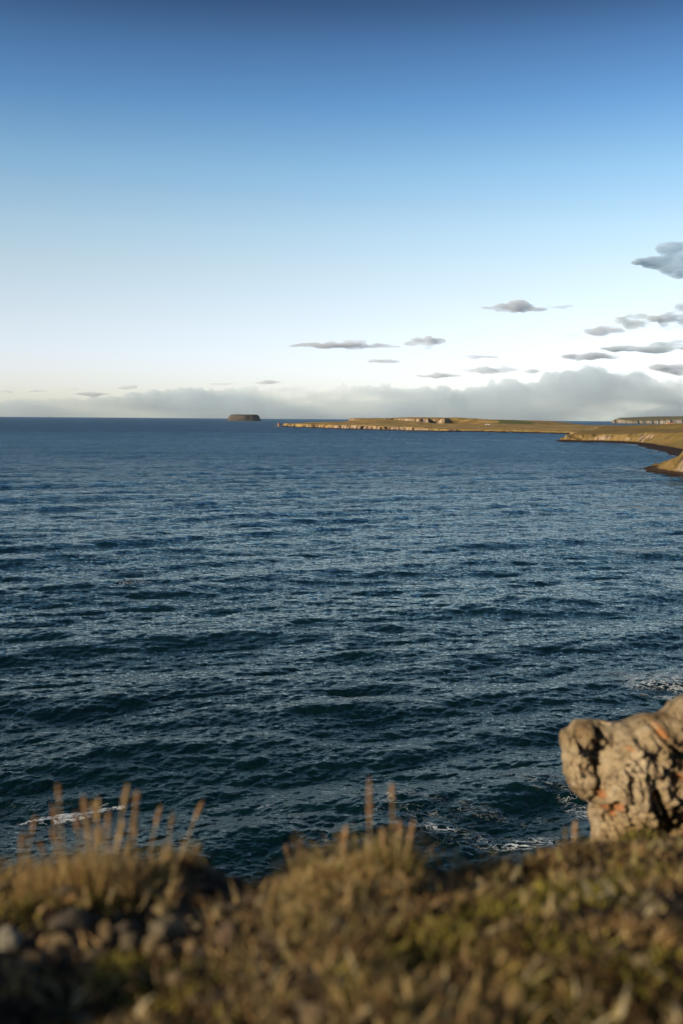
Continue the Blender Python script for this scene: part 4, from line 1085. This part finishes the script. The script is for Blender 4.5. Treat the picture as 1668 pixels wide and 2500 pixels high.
cloud(strip(1438, 1512, 805, 13, 3), DC, 2.2, 'small blue grey cloud left of the pinkish grey cloud', .85, group=G)
cloud(strip(1372, 1500, 870, 10, 5), DC, 2.2, 'low thin cloud touching the left end of the long dark band', .85, group=G)
cloud(strip(1486, 1720, 848, 16, 6), DC, 2.4, 'long dark band of cloud running off the right edge', .9, (.78, .89, .98), G)
cloud(strip(1600, 1740, 900, 17, 4), DC, 2.4, 'dark cloud at the right edge just above the cloud bank', .9, group=G)
cloud(strip(1032, 1126, 918, 8, 4), DC, 2.0, 'small lens shaped cloud just above the bank near the middle', .85, group=G)
cloud(strip(1140, 1262, 903, 10, 5), DC, 2.0, 'ragged cloud above the bank, right of the lens shaped one', .7, group=G)
cloud(strip(1128, 1216, 871, 5, 4), DC, 2.0, 'faint thin streak above the ragged cloud', .45, group=G)
cloud(strip(905, 975, 882, 6, 3), DC, 2.0, 'faint small cloud below the compact rounded cloud', .5, group=G)
cloud(strip(1275, 1308, 907, 7, 2), DC, 2.0, 'tiny puff just left of the domed end of the bank', .6, group=G)
cloud(strip(1370, 1420, 820, 9, 3), DC, 2.0, 'very faint patch left of the small blue grey cloud', .3, group=G)
for (x0, x1, y, h, lab) in ((4, 28, 956, 4, 'leftmost of the tiny cloud specks over the sea horizon'), (70, 116, 955, 4, 'flat cloud speck second from the left over the sea horizon'), (150, 186, 950, 4, 'flat cloud speck third from the left over the sea horizon'),
                            (196, 264, 961, 7, 'larger ragged cloud speck just above the left end of the bank'), (290, 332, 947, 7, 'stacked double cloud speck above the left part of the bank'),
                            (525, 582, 937, 4, 'thin cloud streak above the bank left of the island'), (625, 686, 934, 4, 'thin cloud streak above the bank right of the island')):
    cloud(strip(x0, x1, y, h, 3), DC, 1.6, lab, .5, group=G)

BT = [(-100, 980), (0, 977), (160, 973), (290, 966), (350, 956), (440, 942), (475, 940), (530, 951), (640, 946), (740, 939), (820, 939), (880, 945), (987, 942), (1114, 947), (1197, 935), (1306, 935), (1338, 906), (1433, 900), (1561, 906), (1618, 932), (1668, 928), (1900, 920)]
def bank(name, prof, d, alb, dens, label, cat, seed, soft, size, thick):
    """a long body of cloud: rounded across, its crest following the profile"""
    bx = [b_[0] for b_ in prof]; by = [b_[1] for b_ in prof]; kk = d / FPX
    px = np.arange(bx[0], bx[-1], 1.6); X0 = np.array([at(p_, 1000, d).x for p_ in px])
    zt = np.array([at(p_, float(np.interp(p_, bx, by)), d).z for p_ in px])
    endf = np.clip(np.minimum(px - bx[0], bx[-1] - px) / 60, 0.02, 1) ** .5
    zt = zt * (1 + (.09 if seed < 5 else .05) * fbm(px / 40, px * 0, seed, 3) + .10 * fbm(px / 12, px * 0, seed + 3, 3)) * endf
    A = np.linspace(0, 2 * np.pi, 90)
    c_ = np.cos(A); s_ = np.sin(A)
    Y = d + np.outer(np.full(len(px), thick), c_) * endf[:, None]
    Zc = np.outer(zt, np.where(s_ > 0, s_, .25 * s_)); XX = np.repeat(X0[:, None], 90, 1)
    n1 = fbm(XX / (60 * kk), Y / 3000 + seed, Zc / (14 * kk), 4, .55)
    g_ = 1 + .16 * n1; Y = d + (Y - d) * g_ * np.sqrt(np.clip(zt / zt.max(), .02, 1))[:, None]; Zc = Zc * g_
    q = grid_quads(len(px), 90)
    o = np_mesh(name, np.stack([XX, Y, Zc], -1).reshape(-1, 3), q, mat_cloud(name, alb, dens, 2600, .35))
    return tag(o, label, cat)


bank('cloud_bank', BT, 38000, (.77, .90, 1.0), .00092, 'long low bank of pale grey cloud lying along the horizon', 'cloud', 2.0, .12, 900, 1500)
BT2 = [(960, 1024), (1080, 1008), (1160, 985), (1220, 955), (1260, 942), (1306, 930), (1330, 912), (1360, 904), (1433, 899), (1500, 900), (1561, 907), (1600, 926), (1640, 950), (1700, 975), (1760, 1000)]
bank('domed_cloud', BT2, 35500, (.76, .89, 1.0), .00034, 'darker domed mass of cloud rising from the right of the bank', 'cloud', 7.0, .2, 700, 900)

# ------------------------------------------------------------------ sea air
bm = bmesh.new(); box_bm(bm, -19800, 19800, -19800, 19800, -7, 140)
hm = bpy.data.materials.new('haze'); hm.use_nodes = True; ht = hm.node_tree; ht.nodes.clear()
hv = ht.nodes.new('ShaderNodeVolumePrincipled'); ho = ht.nodes.new('ShaderNodeOutputMaterial')
hv.inputs['Color'].default_value = (.62, .76, .92, 1); hv.inputs['Density'].default_value = 1.0e-5; hv.inputs['Anisotropy'].default_value = 0.2
ht.links.new(hv.outputs[0], ho.inputs['Volume'])
tag(bm_obj('haze', bm, hm), kind='stuff', label='thin blue sea air over the far water')
